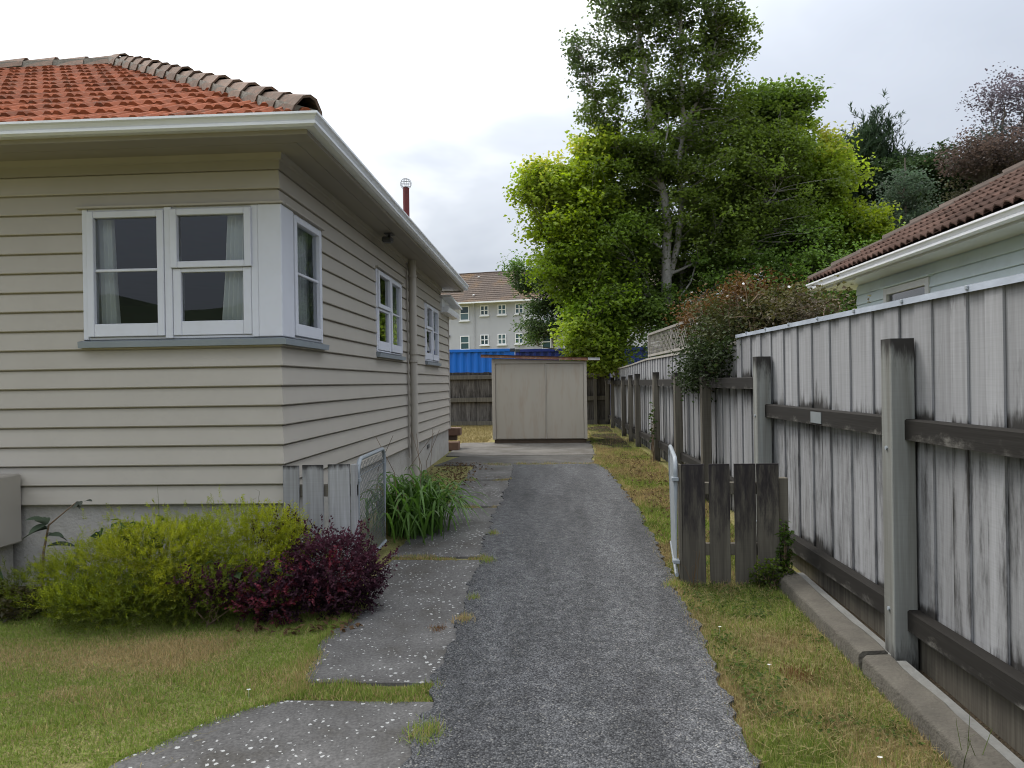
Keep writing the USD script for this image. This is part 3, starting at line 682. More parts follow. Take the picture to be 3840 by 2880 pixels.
# roof --------------------------------------------------------------
SL = 0.575
ang = math.atan(SL)
RX0, RY0, RZ0 = EX + 0.05, EY - 0.05, 3.415   # eave corner of the tiled surface
AP = 3.60                                       # horizontal run to the ridge
yback = EEND + 0.05
A_ = np.array([RX0, RY0, RZ0]); ap1 = np.array([RX0 - AP, RY0 + AP, RZ0 + AP * SL]); ap2 = np.array([RX0 - AP, yback - AP, RZ0 + AP * SL])
Lx = -8.7
V = np.array([A_, ap1, [Lx, ap1[1], ap1[2]], [Lx, RY0, RZ0], [RX0, yback, RZ0], ap2, [Lx, ap2[1], ap2[2]], [Lx, yback, RZ0]]) - [0, 0, 0.03]
roof = obj("roof", (V, np.array([[0, 1, 2], [0, 2, 3], [0, 4, 5], [0, 5, 1], [4, 7, 6], [4, 6, 5], [1, 5, 6], [1, 6, 2]])), "tile_rows", house)
TW, GA = 0.205, 0.325
cs, sn = math.cos(ang), math.sin(ang)
pu = np.array([0.0, 0.10, 0.24, 0.40, 0.50, 0.60, 0.74, 0.90, 1.0])
ph_ = np.array([0.012, 0.030, 0.030, 0.006, 0.004, 0.010, 0.034, 0.034, 0.012])
rows = int(AP / cs / GA) + 1
for r in range(rows):
    s0 = r * GA - 0.02
    s1 = min(s0 + GA + 0.04, AP / cs - 0.02)
    k = 0
    while True:
        xr = RX0 + 0.02 - k * TW - (r % 2) * 0.003
        if xr - TW < -7.25:
            break
        k += 1
        if xr - TW > RX0 - s0 * cs - 0.03:
            continue
        j = RNG.normal(0, 0.003, 4)
        xs = xr - TW * (1 - pu) + j[0]
        rows_ = []
        for s, lift in ((s0, 0.030 + j[1]), (s1, 0.004 + j[2])):
            h = ph_ + lift
            rows_.append(np.stack([np.minimum(xs, RX0 - s * cs + 0.03), RY0 + s * cs - h * sn + 0 * xs, RZ0 + s * sn + h * cs + 0 * xs], 1))
        low = rows_[0].copy(); low[:, 2] -= 0.03; low[:, 1] += 0.012
        v = np.vstack([low, rows_[0], rows_[1]])
        q = np.arange(8)
        f = np.vstack([np.stack([q, q + 1, q + 10, q + 9], 1), np.stack([q + 9, q + 10, q + 19, q + 18], 1)])
        p_l = 0.2 + 0.6 * (r / rows) ** 1.5
        obj("roof_tile", (v, np.vstack([f[:, [0, 1, 2]], f[:, [0, 2, 3]]])), "tile_lichen" if RNG.random() < p_l else "tile_orange", roof)


def cap_tiles(parent, p0, p1, n, r0, r1, material, lift=0.05, mort="mortar", h=1.0):
    """overlapping angular ridge caps along a line, with mortar bedding"""
    p0, p1 = np.asarray(p0, float), np.asarray(p1, float)
    d = (p1 - p0) / n
    t = d / np.linalg.norm(d)
    side = np.cross(t, [0, 0, 1.0]); side /= np.linalg.norm(side)
    upv = np.cross(side, t)
    sec = np.array([(-1.0, -0.75 * h), (-0.86, -0.2 * h), (-0.42, 0.42 * h), (0.0, 0.58 * h), (0.42, 0.42 * h), (0.86, -0.2 * h), (1.0, -0.75 * h)])
    for k in range(n):
        a, b = p0 + d * k - t * 0.02, p0 + d * (k + 1) + t * 0.04
        jit = RNG.normal(0, 0.006)
        va = a + side * (sec[:, :1] * r0) + upv * (sec[:, 1:] * r0 + lift + 0.012 + jit)
        vb = b + side * (sec[:, :1] * r1) + upv * (sec[:, 1:] * r1 + lift - 0.012 + jit)
        vi = a + t * 0.01 + side * (sec[:, :1] * r0 * 0.84) + upv * (sec[:, 1:] * r0 * 0.84 + lift + 0.004 + jit)
        q = np.arange(6)
        f = np.vstack([np.stack([q, q + 1, q + 8, q + 7], 1), np.stack([q + 14, q + 15, q + 1, q], 1)])
        obj("ridge_tile", (np.vstack([va, vb, vi]), np.vstack([f[:, [0, 1, 2]], f[:, [0, 2, 3]]])), material, parent)
    if mort:
        w = r0 * 0.92
        va, vb = [p + side * s * w + upv * z for p in (p0,) for s, z in ((-1, -0.10), (-0.85, 0.02 + lift * 0.4), (0.85, 0.02 + lift * 0.4), (1, -0.10))], [p + side * s * w + upv * z for p in (p1,) for s, z in ((-1, -0.10), (-0.85, 0.02 + lift * 0.4), (0.85, 0.02 + lift * 0.4), (1, -0.10))]
        obj("mortar", MB().add(np.vstack([va, vb]), np.array([[0, 1, 5, 4], [1, 2, 6, 5], [2, 3, 7, 6], [0, 3, 2, 1], [4, 5, 6, 7]])), mort, parent)


cap_tiles(roof, A_ + [-0.05, 0.05, 0.05], ap1 + [0, 0, 0.06], 16, 0.122, 0.105, "ridge_tile", 0.04)
cap_tiles(roof, ap1 + [0.0, 0, 0.05], [-8.7, ap1[1], ap1[2] + 0.05], 9, 0.105, 0.092, "ridge_tile", 0.02)

# timber steps behind the house's far corner
for k, (z0, z1, y0) in enumerate(((0.18, 0.35, 14.62), (0.46, 0.62, 14.95))):
    obj("timber_step", MB().box(-3.0, -1.93, y0, y0 + 0.28, z0, z1, 0.008), "step_timber", loc=(-2.4, y0, 0.18), label=("lower dark timber step behind the beige house's far corner", "upper brown timber step behind the beige house's far corner")[k], cat="step")
    obj("step_riser", MB().box(-2.95, -2.02, y0 + 0.04, y0 + 0.24, 0.15 if k == 0 else 0.36, z0), "old_timber", "/World/" + ("timber_step", "timber_step_001")[k])

# ------------------------------------------------------------------ neighbour's house on the right
NXW, NZE = 4.72, 3.06                      # wall plane, eave height
nh = thing("neighbour_house", "pale blue-green weatherboard house with brown tiled roof beyond the fence", "house", (7.5, 6.0, 0.0))
NWIN = (9.20, 10.42, 1.50, 2.78)
clad(nh, "weatherboard", "neighbour_siding", 1, -1.0, 11.35, NXW, -1, [NWIN], 0.55, 0.150, 16, top=2.93)
obj("wall", MB().box(NXW + 0.001, NXW + 0.1, -1.0, NWIN[0], 0.0, 2.97).box(NXW + 0.001, NXW + 0.1, NWIN[1], 11.35, 0.0, 2.97).box(NXW + 0.001, NXW + 0.1, NWIN[0], NWIN[1], 0.0, 1.5).box(NXW + 0.001, NXW + 0.1, NWIN[0], NWIN[1], 2.78, 2.97).box(NXW + 0.1, 11.5, 11.25, 11.35, 0, 2.97).box(NXW + 0.1, 11.5, -1, -0.9, 0, 2.97).box(11.4, 11.5, -0.9, 11.25, 0, 2.97), "neighbour_siding", nh)
obj("soffit", MB().box(4.28, NXW, -1.6, 11.9, 2.952, 2.966).box(4.27, 4.285, -1.6, 11.9, 2.93, 3.05).box(NXW, 11.5, 11.35, 11.9, 2.952, 2.966), "gutter_white", nh)
obj("gutter", MB().prism([(4.268, 2.96), (4.20, 2.95), (4.165, 2.965), (4.165, 2.985), (4.178, 2.995), (4.155, 3.03), (4.14, 3.04), (4.14, 3.06), (4.15, 3.065), (4.268, 3.06)], 1, -1.6, 11.95), "gutter_white", nh)
w = thing("window", parent=nh)
obj("frame", ring(1, NXW, -1, NWIN[0], NWIN[1], NWIN[2], NWIN[3], 0.09, 0.09, 0.09, 0.09, -0.08, 0.045), "gutter_white", w)
mb = MB(); wall_box(mb, 1, NXW, -1, NWIN[0] - 0.06, NWIN[1] + 0.06, 0.0, 0.08, NWIN[3] + 0.005, NWIN[3] + 0.025, 0.003)
obj("head_flashing", mb, "neighbour_siding", w)
pane(w, 1, NXW, -1, NWIN[0] + 0.088, NWIN[1] - 0.088, NWIN[2] + 0.088, NWIN[3] - 0.088, 0.0)
obj("room", MB().box(NXW + 2.0, NXW + 2.05, 6.0, 11.2, 0.3, 2.94).box(NXW + 0.11, NXW + 2.0, 11.1, 11.2, 0.3, 2.94).box(NXW + 0.11, NXW + 2.0, 6.0, 6.1, 0.3, 2.94).box(NXW + 0.11, NXW + 2.0, 6.1, 11.1, 2.9, 2.945).box(NXW + 0.11, NXW + 2.0, 6.1, 11.1, 0.3, 0.35), "dim_room", w)
NSL = 0.56
nang = math.atan(NSL)
nc, ns_ = math.cos(nang), math.sin(nang)
NX0, NY1, NZ0, NAP = 4.19, 11.98, 3.075, 3.6
P = np.array([[NX0, NY1, NZ0], [NX0 + NAP, NY1 - NAP, NZ0 + NAP * NSL], [NX0 + NAP, 1.0, NZ0 + NAP * NSL], [NX0, -1.6, NZ0], [NX0 + 2 * NAP, NY1, NZ0], [NX0 + 2 * NAP, -1.6, NZ0]]) - [0, 0, 0.03]
nroof = obj("roof", (P, np.array([[0, 3, 2], [0, 2, 1], [0, 1, 4], [1, 2, 5], [1, 5, 4], [2, 3, 5]])), "ridge_brown", nh)
NTW, NGA = 0.30, 0.345
pu2 = np.array([0, 0.12, 0.25, 0.38, 0.5, 0.62, 0.75, 0.88, 1.0])
ph2 = np.array([0.0, 0.034, 0.052, 0.034, 0.0, 0.034, 0.052, 0.034, 0.0])
for r in range(9):
    s0 = r * NGA - 0.02; s1 = s0 + NGA + 0.04
    k = 0
    while True:
        y1 = NY1 - 0.02 - k * NTW - (r % 2) * 0.15
        if y1 - NTW < 2.6:
            break
        k += 1
        lim = NY1 - s0 * nc
        if y1 - NTW > lim - 0.02:
            continue
        ysr = y1 - NTW * (1 - pu2)
        rr = []
        for s, lift in ((s0, 0.032 + RNG.normal(0, 0.002)), (s1, 0.004)):
            h = ph2 + lift
            rr.append(np.stack([NX0 + s * nc - h * ns_ + 0 * ysr, np.minimum(ysr, NY1 - s * nc + 0.03), NZ0 + s * ns_ + h * nc + 0 * ysr], 1))
        low = rr[0].copy(); low[:, 2] -= 0.014; low[:, 0] += 0.004
        v = np.vstack([low, rr[0], rr[1]]); q = np.arange(8)
        f = np.vstack([np.stack([q + 9, q + 10, q + 1, q], 1), np.stack([q + 18, q + 19, q + 10, q + 9], 1)])
        obj("roof_tile", (v, np.vstack([f[:, [0, 1, 2]], f[:, [0, 2, 3]]])), "tile_brown", nroof)
cap_tiles(nroof, P[0] + [0.05, -0.05, 0.07], P[1] + [0, 0, 0.09], 13, 0.13, 0.11, "ridge_brown", 0.03, None, 0.8)
cap_tiles(nroof, P[1] + [0, 0, 0.09], P[2] + [0, 0, 0.09], 16, 0.13, 0.11, "ridge_brown", 0.03, None, 0.8)

# ------------------------------------------------------------------ timber fence on the right
def fx(y):
    return 1.862 - 0.0092 * y     # face of the posts towards the drive


def section_top(y):
    return np.interp(y, [0, 3.1, 7.6, 7.61, 9.8, 14.6, 17.6, 23], [1.94, 1.955, 2.005, 1.945, 1.945, 1.985, 1.93, 1.885])


fence = thing("paling_fence", "long weathered grey paling fence with capping down the right of the drive", "fence", (1.9, 12.0, 0.1))
RAILS = [(0.2, 4.03, (1.32, 0.29)), (4.09, 6.52, (1.325, 0.29)), (6.60, 23.0, (1.565, 0.50))]


def rails_at(y):
    return RAILS[2][2] if y > 6.56 else RAILS[1][2]


rng = np.random.default_rng(11)
y = 0.3
BACK = 22.75
lap = 0
while y < BACK:
    wd = rng.uniform(0.135, 0.185)
    y1 = min(y + wd, BACK)
    lap = 1 - lap
    zt, zb = float(section_top(y + wd / 2)) - 0.004, 0.02 + float(gz(y)) if y > 6.56 else -0.03 + float(gz(y)) * 0.5
    x0 = fx(y) + 0.135 + np.clip(rng.normal(0, 0.0002), -0.0002, 0.0002) + 0.0115 * lap + (0.045 if y > 7.55 else 0.0)
    if y < 6.56:
        zb = 0.175
    nz = 14
    zs = np.linspace(zb, zt, nz)
    extra = np.concatenate([[t - 0.115, t - 0.02, t + 0.01, t + 0.05, t + 0.1] for t in rails_at(y)])
    zs = np.unique(np.round(np.clip(np.concatenate([zs, extra]), zb, zt), 3))
    g = 0.003 if lap == 0 else -0.022
    v, mo = [], []
    e1, e2, ek = rng.uniform(0.012, 0.045), rng.uniform(0.012, 0.045), rng.uniform(0.1, 1.1)
    amp = rng.uniform(0.15, 0.85) * (0.4 if rng.random() < 0.2 else 1.0)
    dec = rng.uniform(0.03, 0.12)
    for z in zs:
        v += [(x0, y + g, z), (x0, y + g + e1, z), (x0, y1 - g - e2, z), (x0, y1 - g, z), (x0 + 0.011, y1 - g, z), (x0 + 0.011, y + g, z)]
        m = 0.0
        for t in rails_at(y):
            if z >= t - 0.03:
                m = max(m, amp * 1.25 * math.exp(-(z - t) / dec))
            else:
                m = max(m, amp * 0.75 * math.exp(-(t - 0.11 - z) / 0.22) if z < t - 0.09 else 0.5)
        m = max(m, 0.5 * math.exp(-(z - zb) / 0.12), 0.30 if y < 6.5 and z < 1.2 else 0.05, 0.25 * math.exp(-(zt - z) / 0.06))
        ed = (0.32 if z < rails_at(y)[0] - 0.1 else 0.14) * ek
        mo += [m + ed, m, m * rng.uniform(0.75, 1.2), m + ed * 0.8, m, m]
    n = len(zs)
    f = []
    for k in range(n - 1):
        for s in range(6):
            a, b = k * 6 + s, k * 6 + (s + 1) % 6
            f.append([b, a, a + 6]); f.append([b, a + 6, b + 6])
    f += [[0, j, j + 1] for j in range(1, 5)] + [[6 * n - 6, 6 * n - 6 + j + 1, 6 * n - 6 + j] for j in range(1, 5)]
    obj("paling", (np.array(v), np.array(f)), "paling_wood", fence, mould=mo)
    y = y1
# plinth boards under the near section
for a, b in ((0.3, 2.2), (2.205, 4.07), (4.075, 6.5)):
    obj("plinth_board", MB().box(fx(a) + 0.125, fx(a) + 0.145, a, b, -0.2, 0.19), "dark_plank", fence)


def graded_box(x0, x1, y0, y1, zs, mo):
    """upright timber with a mould value at each height"""
    v, m = [], []
    c = 0.004
    for z, q in zip(zs, mo):
        v += [(x0 + c, y0, z), (x1 - c, y0, z), (x1, y0 + c, z), (x1, y1 - c, z), (x1 - c, y1, z), (x0 + c, y1, z), (x0, y1 - c, z), (x0, y0 + c, z)]
        m += [q] * 8
    n = len(zs); f = []
    for k in range(n - 1):
        for s in range(8):
            a, b = k * 8 + s, k * 8 + (s + 1) % 8
            f += [[a, b, b + 8], [a, b + 8, a + 8]]
    t = 8 * (n - 1)
    f += [[t, t + k, t + k + 1] for k in range(1, 7)]
    return np.array(v, float), np.array(f), np.array(m)


POSTS = [(1.35, 1.755, 0.12), (3.99, 1.755, 0.125), (6.46, 1.745, 0.125), (8.70, 1.655, 0.11), (10.50, 1.66, 0.11), (12.55, 1.69, 0.105), (15.05, 1.69, 0.105), (16.25, 1.675, 0.095), (17.75, 1.655, 0.105), (20.7, 1.655, 0.10), (22.55, 1.67, 0.12)]
for k, (py, zt, wd) in enumerate(POSTS):
    g0 = float(gz(py)) - 0.15
    zs = [g0, g0 + 0.2, g0 + 0.32, g0 + 0.6, zt - 0.6, zt - 0.25, zt - 0.12, zt - 0.04, zt]
    mo = [0.6, 0.55, 0.25, 0.0, 0.0, 0.12, 0.35, 0.7, 0.95]
    v, f, m = graded_box(fx(py), fx(py) + wd, py, py + 0.12, zs, mo)
    obj("post", (v, f), "post_wood" if k in (0, 1, 2) else "far_post", fence, mould=m)
    if k in (1, 2):
        for zz in (1.16 if k == 1 else 1.22, 0.28):
            obj("bolt", MB().tube([(fx(py) - 0.008, py + 0.06, zz), (fx(py) + 0.01, py + 0.06, zz)], 0.011, 8), "galvanised", fence)
for (a, b, (t1, t2)) in RAILS:
    ends = [p[0] for p in POSTS if a - 0.5 < p[0] < b + 0.5]
    cut = sorted({a, b, *[e + 0.06 for e in ends if a < e < b]})
    for p, q in zip(cut[:-1], cut[1:]):
        for t in (t1, t2):
            x0 = fx((p + q) / 2) + 0.068
            ysub = np.linspace(p + 0.005, q - 0.005, 6)
            v, m = [], []
            for yy in ysub:
                dx = fx(yy) - fx((p + q) / 2)
                for xx, zz, mm in ((x0, t - 0.112, 0.3), (x0, t - 0.05, 0.55), (x0, t - 0.008, 0.95), (x0 + 0.01, t, 0.6), (x0 + 0.062, t, 0.8), (x0 + 0.062, t - 0.112, 0.4)):
                    v.append((xx + dx, yy, zz + (0.02 * math.sin(yy) if False else 0))); m.append(mm)
            f = []
            for k in range(5):
                for s in range(6):
                    c, d = k * 6 + s, k * 6 + (s + 1) % 6
                    f += [[c, d, d + 6], [c, d + 6, c + 6]]
            f = np.array(f)[:, ::-1].tolist()
            f += [[0, k, k + 1] for k in range(1, 5)] + [[30, 30 + k + 1, 30 + k] for k in range(1, 5)]
            obj("rail", (np.array(v), np.array(f)), "rail_wood", fence, mould=m)
v = [fx(5.32) + 0.066]
obj("nail_plate", MB().box(fx(5.3) + 0.064, fx(5.3) + 0.068, 5.16, 5.36, 1.225, 1.305), "dull_wire", fence)
for a, b in ((0.3, 7.62), (7.63, 14.6), (14.6, 17.6), (17.6, BACK)):
    za, zb_ = float(section_top(a + 0.02)), float(section_top(b - 0.02))
    far_ = 0.045 if a > 7 else 0.0
    xa, xb = fx(a) + 0.12 + far_, fx(b) + 0.12 + far_
    v = np.array([(xx + dx, yy, zz + dz) for yy, xx, zz in ((a, xa, za), (b, xb, zb_)) for dx, dz in ((0, -0.03), (0.003, 0.004), (0.045, 0.012), (0.075, 0.0), (0.075, -0.03))])
    q = np.arange(4)
    f = np.stack([q + 1, q, q + 5, q + 6], 1)
    obj("capping", MB().add(v, f).add(v[[0, 1, 2, 3, 4]], np.array([[0, 1, 2], [0, 2, 3], [0, 3, 4]])), "cap_metal" if a < 7 else "trellis_wood", fence)
for yy in np.arange(1.0, 7.4, 0.62):
    zz = float(section_top(yy))
    obj("cap_clip", MB().box(fx(yy) + 0.112, fx(yy) + 0.14, yy, yy + 0.02, zz - 0.01, zz + 0.012, 0.003), "galvanised", fence)
# trellis on top of the far section
TY0, TY1 = 9.35, 14.35
tx = lambda yy: fx(yy) + 0.195
tz = lambda yy: float(np.interp(yy, [TY0, TY1], [2.37, 2.45]))
tr = thing("trellis", parent=fence)
mb = MB()
for yy in (TY0, 11.75, TY1):
    obj("trellis_post", MB().box(tx(yy) - 0.02, tx(yy) + 0.03, yy - 0.03, yy + 0.03, 1.9, tz(yy) + 0.01, 0.004), "trellis_wood", tr)
for lo in (0, 1):
    pa, pb = np.array([tx(TY0), TY0, tz(TY0) if lo else 2.01]), np.array([tx(TY1), TY1, tz(TY1) if lo else 2.035])
    v = [p + np.array([dx, 0, dz]) for p in (pa, pb) for dx, dz in ((-0.025, -0.02), (-0.025, 0.02), (0.03, 0.02), (0.03, -0.02))]
    obj("trellis_rail", (np.array(v), np.array([[0, 1, 5], [0, 5, 4], [1, 2, 6], [1, 6, 5], [2, 3, 7], [2, 7, 6], [3, 0, 4], [3, 4, 7], [0, 3, 2], [0, 2, 1], [4, 5, 6], [4, 6, 7]])), "trellis_wood", tr)
hgt = 0.40
for sgn in (1, -1):
    for yy in np.arange(TY0 - 0.3, TY1 + 0.3, 0.14):
        a0, a1 = yy, yy + sgn * hgt
        t0, t1 = 0.0, 1.0
        lo_, hi_ = sorted((a0, a1))
        if hi_ < TY0 + 0.03 or lo_ > TY1 - 0.03:
            continue
        def clip(t):
            return a0 + (a1 - a0) * t
        for lim, up in ((TY0 + 0.03, False), (TY1 - 0.03, True)):
            tc = (lim - a0) / (a1 - a0)
            inside0 = (a0 <= lim) if up else (a0 >= lim)
            inside1 = (a1 <= lim) if up else (a1 >= lim)
            if not inside0:
                t0 = max(t0, tc)
            if not inside1:
                t1 = min(t1, tc)
        if t1 - t0 < 0.08:
            continue
        pa = np.array([tx(clip(t0)) + (0.006 if sgn > 0 else -0.004), clip(t0), 2.03 + (tz(clip(t0)) - 2.05) * t0])
        pb = np.array([tx(clip(t1)) + (0.006 if sgn > 0 else -0.004), clip(t1), 2.03 + (tz(clip(t1)) - 2.05) * t1])
        d = (pb - pa) / np.linalg.norm(pb - pa)
        nrm = np.array([0, -d[2], d[1]]) * 0.013
        ex = np.array([0.003, 0, 0])
        v = np.array([pa - nrm - ex, pa + nrm - ex, pb + nrm - ex, pb - nrm - ex, pa - nrm + ex, pa + nrm + ex, pb + nrm + ex, pb - nrm + ex])
        f = np.array([[0, 1, 2], [0, 2, 3], [4, 6, 5], [4, 7, 6], [0, 4, 5], [0, 5, 1], [3, 2, 6], [3, 6, 7], [1, 5, 6], [1, 6, 2], [0, 3, 7], [0, 7, 4]])
        obj("trellis_slat", (v, f), "trellis_wood", tr)

# concrete edging along the foot of the fence
for k, (a, b) in enumerate(((0.2, 3.97), (4.02, 5.55))):
    ysn = np.linspace(a, b, 30)
    prof = np.array([(-0.02, -0.15), (-0.012, 0.085), (0.01, 0.105), (0.13, 0.112), (0.145, 0.10), (0.15, -0.15)])
    V = []
    for i, yy in enumerate(ysn):
        nz_ = (meshkit.noise(np.stack([np.full(6, yy * 6), prof[:, 0] * 30, prof[:, 1] * 20], -1), 2) - 0.5) * 0.018
        V.append(np.stack([1.655 + prof[:, 0] + nz_ * 0.6, np.full(6, yy), float(gz(yy)) + prof[:, 1] + nz_], 1))
    q = (np.arange(29)[:, None] * 6 + np.arange(5)[None]).ravel()
    mb = MB().add(np.vstack(V), np.stack([q + 1, q, q + 6, q + 7], 1)).add(V[0], [[0, j, j + 1] for j in range(1, 5)]).add(V[-1], [[0, j + 1, j] for j in range(1, 5)])
    e = obj("concrete_edging", mb, "nib_concrete", loc=(1.73, (a + b) / 2, float(gz((a + b) / 2))), label=("rough concrete edging strip in the near right corner below the fence", "rough concrete edging strip between the fence post and dark stub fence")[k], cat="kerb", smooth=50)
    obj("pale_joint", sheet(lambda yy: (1.803, 1.868), np.linspace(a + 0.01, b - 0.01, 20), 0.085, 4, 0.1, 0.02, 40 + k), "nib_pale", e)
    obj("soil_gap", sheet(lambda yy: (1.869, fx(yy) + 0.124), np.linspace(a + 0.01, b - 0.01, 20), 0.03, 4, 0, 0.02, 50 + k), "bare_earth", e)

# ------------------------------------------------------------------ back fence
bf = thing("back_fence", "dark mould stained paling fence across the back behind the shed", "fence", (-2.5, 22.8, 0.2))
rng = np.random.default_rng(5)
bk = 0
x = -8.0
while x < 1.68:
    wd = rng.uniform(0.13, 0.17)
    zt = 1.90 + rng.normal(0, 0.012)
    bk = 1 - bk
    v, f, m = graded_box(x - 0.006, x + wd + 0.006, 22.801 + 0.014 * bk, 22.816 + 0.014 * bk, [0.2, 0.36, 0.9, 1.0, 1.6, 1.75, zt], [0.7, 0.3, 0.15, 0.5, 0.2, 0.6, 0.5])
    obj("paling", (v, f), "back_paling", bf, mould=m)
    x += wd
for z0, z1 in ((1.67, 1.80), (0.95, 1.09), (0.20, 0.34)):
    for a, b in ((-8.0, -5.1), (-5.09, -2.4), (-2.39, 0.3), (0.31, 1.66)):
        obj("rail", MB().box(a, b, 22.73, 22.80, z0, z1, 0.005), "far_post", bf)
for px in (-7.4, -4.6, -0.9, 1.3):
    obj("post", MB().box(px, px + 0.1, 22.65, 22.735, 0.1, 1.78, 0.005), "far_post", bf)

# ------------------------------------------------------------------ gates and their stub fences
sl_ = thing("stub_fence", "short pale grey plank fence between house corner and left gate", "fence", (-1.8, 5.42, 0.0))
rng = np.random.default_rng(3)
for a, b, zt in ((-2.068, -1.943, 0.940), (-1.917, -1.755, 0.944), (-1.718, -1.549, 0.948)):
    v, f, m = graded_box(a, b, 5.40, 5.42, [0.02, 0.15, 0.4, 0.7, 0.82, 0.9, zt], [0.5, 0.3, 0.05, 0.0, 0.08, 0.2, 0.75])
    obj("plank", (v, f), "stub_plank", sl_, mould=m)
for z0 in (0.25, 0.70):
    obj("rail", MB().box(-2.06, -1.50, 5.422, 5.47, z0, z0 + 0.09, 0.004), "far_post", sl_)
obj("gate_post", MB().box(-1.543, -1.50, 5.40, 5.46, -0.1, 0.945, 0.004), "stub_plank", sl_)
sr_ = thing("stub_fence", "short blackened plank fence between right gate and long paling fence", "fence", (1.32, 5.5, 0.0))
for a, b in ((0.965, 1.137), (1.169, 1.322), (1.356, 1.514), (1.522, 1.685)):
    v, f, m = graded_box(a, b, 5.49, 5.512, [-0.03, 0.12, 0.3, 0.42, 0.7, 0.9, 0.912], [-0.3, -0.2, 0.0, 0.28, 0.42, 0.52, 0.85])
    obj("plank", (v, f), "dark_plank", sr_, mould=m)
for z0 in (0.22, 0.68):
    obj("rail", MB().box(0.95, 1.69, 5.514, 5.56, z0, z0 + 0.09, 0.004), "far_post", sr_)
obj("gate_post", MB().box(0.945, 0.963, 5.49, 5.57, -0.1, 0.912, 0.003), "far_post", sr_)
obj("end_post", MB().box(1.69, 1.76, 5.515, 5.585, -0.1, 0.80, 0.004), "far_post", sr_)


def gate(label, p, q, zt, zb, loc):
    p, q = np.array(p, float), np.array(q, float)
    g_ = thing("mesh_gate", label, "gate", loc, group="galvanised mesh gates either side of the drive")
    L = np.linalg.norm(q - p); d = (q - p) / L
    P3 = lambda s, z: np.array([p[0] + d[0] * s, p[1] + d[1] * s, z])
    r = 0.11
    def path(inset=0.0, rr=r):
        pts = []
        for cx_, cz_, a0 in ((inset + rr, zt - inset - rr, math.pi), (L - inset - rr, zt - inset - rr, math.pi / 2)):
            for t in np.linspace(0, 1, 7):
                an = a0 - t * math.pi / 2
                pts.append(P3(cx_ + rr * math.cos(an), cz_ + rr * math.sin(an)))
        return pts
    top = path()
    obj("frame", MB().tube([P3(0, zb + 0.02)] + top + [P3(L, zb + 0.02)], 0.017, 10), "galvanised", g_, smooth=60)
    obj("frame", MB().tube([P3(0.0, zb + 0.03), P3(L, zb + 0.03)], 0.015, 8), "galvanised", g_, smooth=60)
    obj("frame", MB().tube([P3(0.0, zt - 0.13), P3(L, zt - 0.13)], 0.004, 5), "galvanised", g_)
    mb = MB()
    H = zt - zb - 0.06
    off = np.array([-d[1], d[0], 0])
    step = 0.052
    k = -int(H / step) - 1
    while k * step < L:
        for sg in (1, -1):
            s0, z0 = k * step, 0.0
            t0, t1 = max(0.0, -s0), min(H, L - s0)
            if t1 - t0 > 0.02:
                n = 2
                pts = []
                for t in (t0, t1):
                    s = s0 + t
                    s = s if sg > 0 else L - s
                    pts.append(P3(s, zb + 0.03 + t) + off * 0.003 * sg)
                mb.tube(pts, 0.0014, 4, cap=False)
        k += 1
    obj("wire_mesh", mb, "dull_wire", g_)
    for z in (zb + 0.12, zt - 0.17):
        obj("hinge", MB().box(p[0] - 0.03, p[0] + 0.02, p[1] - 0.03, p[1] + 0.03, z, z + 0.03, 0.004), "galvanised", g_)
    obj("latch", MB().tube([P3(L, zt - 0.33), P3(L + 0.05, zt - 0.33), P3(L + 0.05, zt - 0.25)], 0.007, 6), "galvanised", g_)


gate("galvanised wire mesh gate standing open beside the house wall", (-1.512, 5.50), (-1.545, 6.52), 0.970, 0.09, (-1.52, 6.0, 0.0))
gate("galvanised wire mesh gate standing open at the blackened stub fence", (0.920, 5.50), (1.062, 6.62), 0.957, 0.045, (1.0, 6.0, 0.0))

# ------------------------------------------------------------------ shed
sh = thing("garden_shed", "beige panelled garden shed with sloping iron roof at the drive's end", "shed", (-0.28, 16.9, 0.17))
Rs = rotz(math.radians(-3.0)); so = np.array([-0.3, 15.95, 0.0])


def sb(name, mats, *boxes, ch=0.004):
    mb = MB()
    for b in boxes:
        mb.box(*b, ch, R=Rs, o=so)
    return obj(name, mb, mats, sh)


def shz(xx):
    return 2.155 - 0.046 * (xx + 1.32)


sb("plinth", "old_timber", (-1.30, 0.73, 15.97, 17.6, 0.10, 0.285))
body = MB()
v = np.array([(xx, yy, zz) for yy in (15.96, 17.62) for xx, zz in ((-1.325, 0.285), (0.755, 0.285), (0.755, shz(0.755) - 0.06), (-1.325, shz(-1.325) - 0.06))])
v = (v - so) @ Rs.T + so
obj("wall", MB().add(v, np.array([[0, 1, 2, 3], [1, 5, 6, 2], [4, 0, 3, 7], [5, 4, 7, 6], [3, 2, 6, 7]])), "shed_board", sh)
sb("door_panel", "shed_board", (-1.255, -0.150, 15.940, 15.959, 0.30, 1.97), ch=0.003)
sb("door_panel", "shed_board", (-0.128, 0.690, 15.940, 15.959, 0.30, 1.95), ch=0.003)
sb("corner_batten", "shed_trim", (-1.335, -1.262, 15.925, 15.985, 0.285, 2.08))
sb("corner_batten", "shed_trim", (0.697, 0.765, 15.925, 15.985, 0.285, 1.99))
sb("centre_batten", "shed_trim", (-0.148, -0.130, 15.930, 15.958, 0.29, 2.03), ch=0.002)
v = np.array([(xx, yy, zz) for yy in (15.927, 15.957) for xx, zz in ((-1.262, 1.975), (0.697, 1.955), (0.697, shz(0.697) - 0.065), (-1.262, shz(-1.262) - 0.065))])
v = (v - so) @ Rs.T + so
obj("head_board", MB().add(v, np.array([[0, 1, 2, 3], [1, 5, 6, 2], [4, 0, 3, 7], [5, 4, 7, 6], [3, 2, 6, 7], [0, 4, 5, 1]])), "shed_trim", sh)


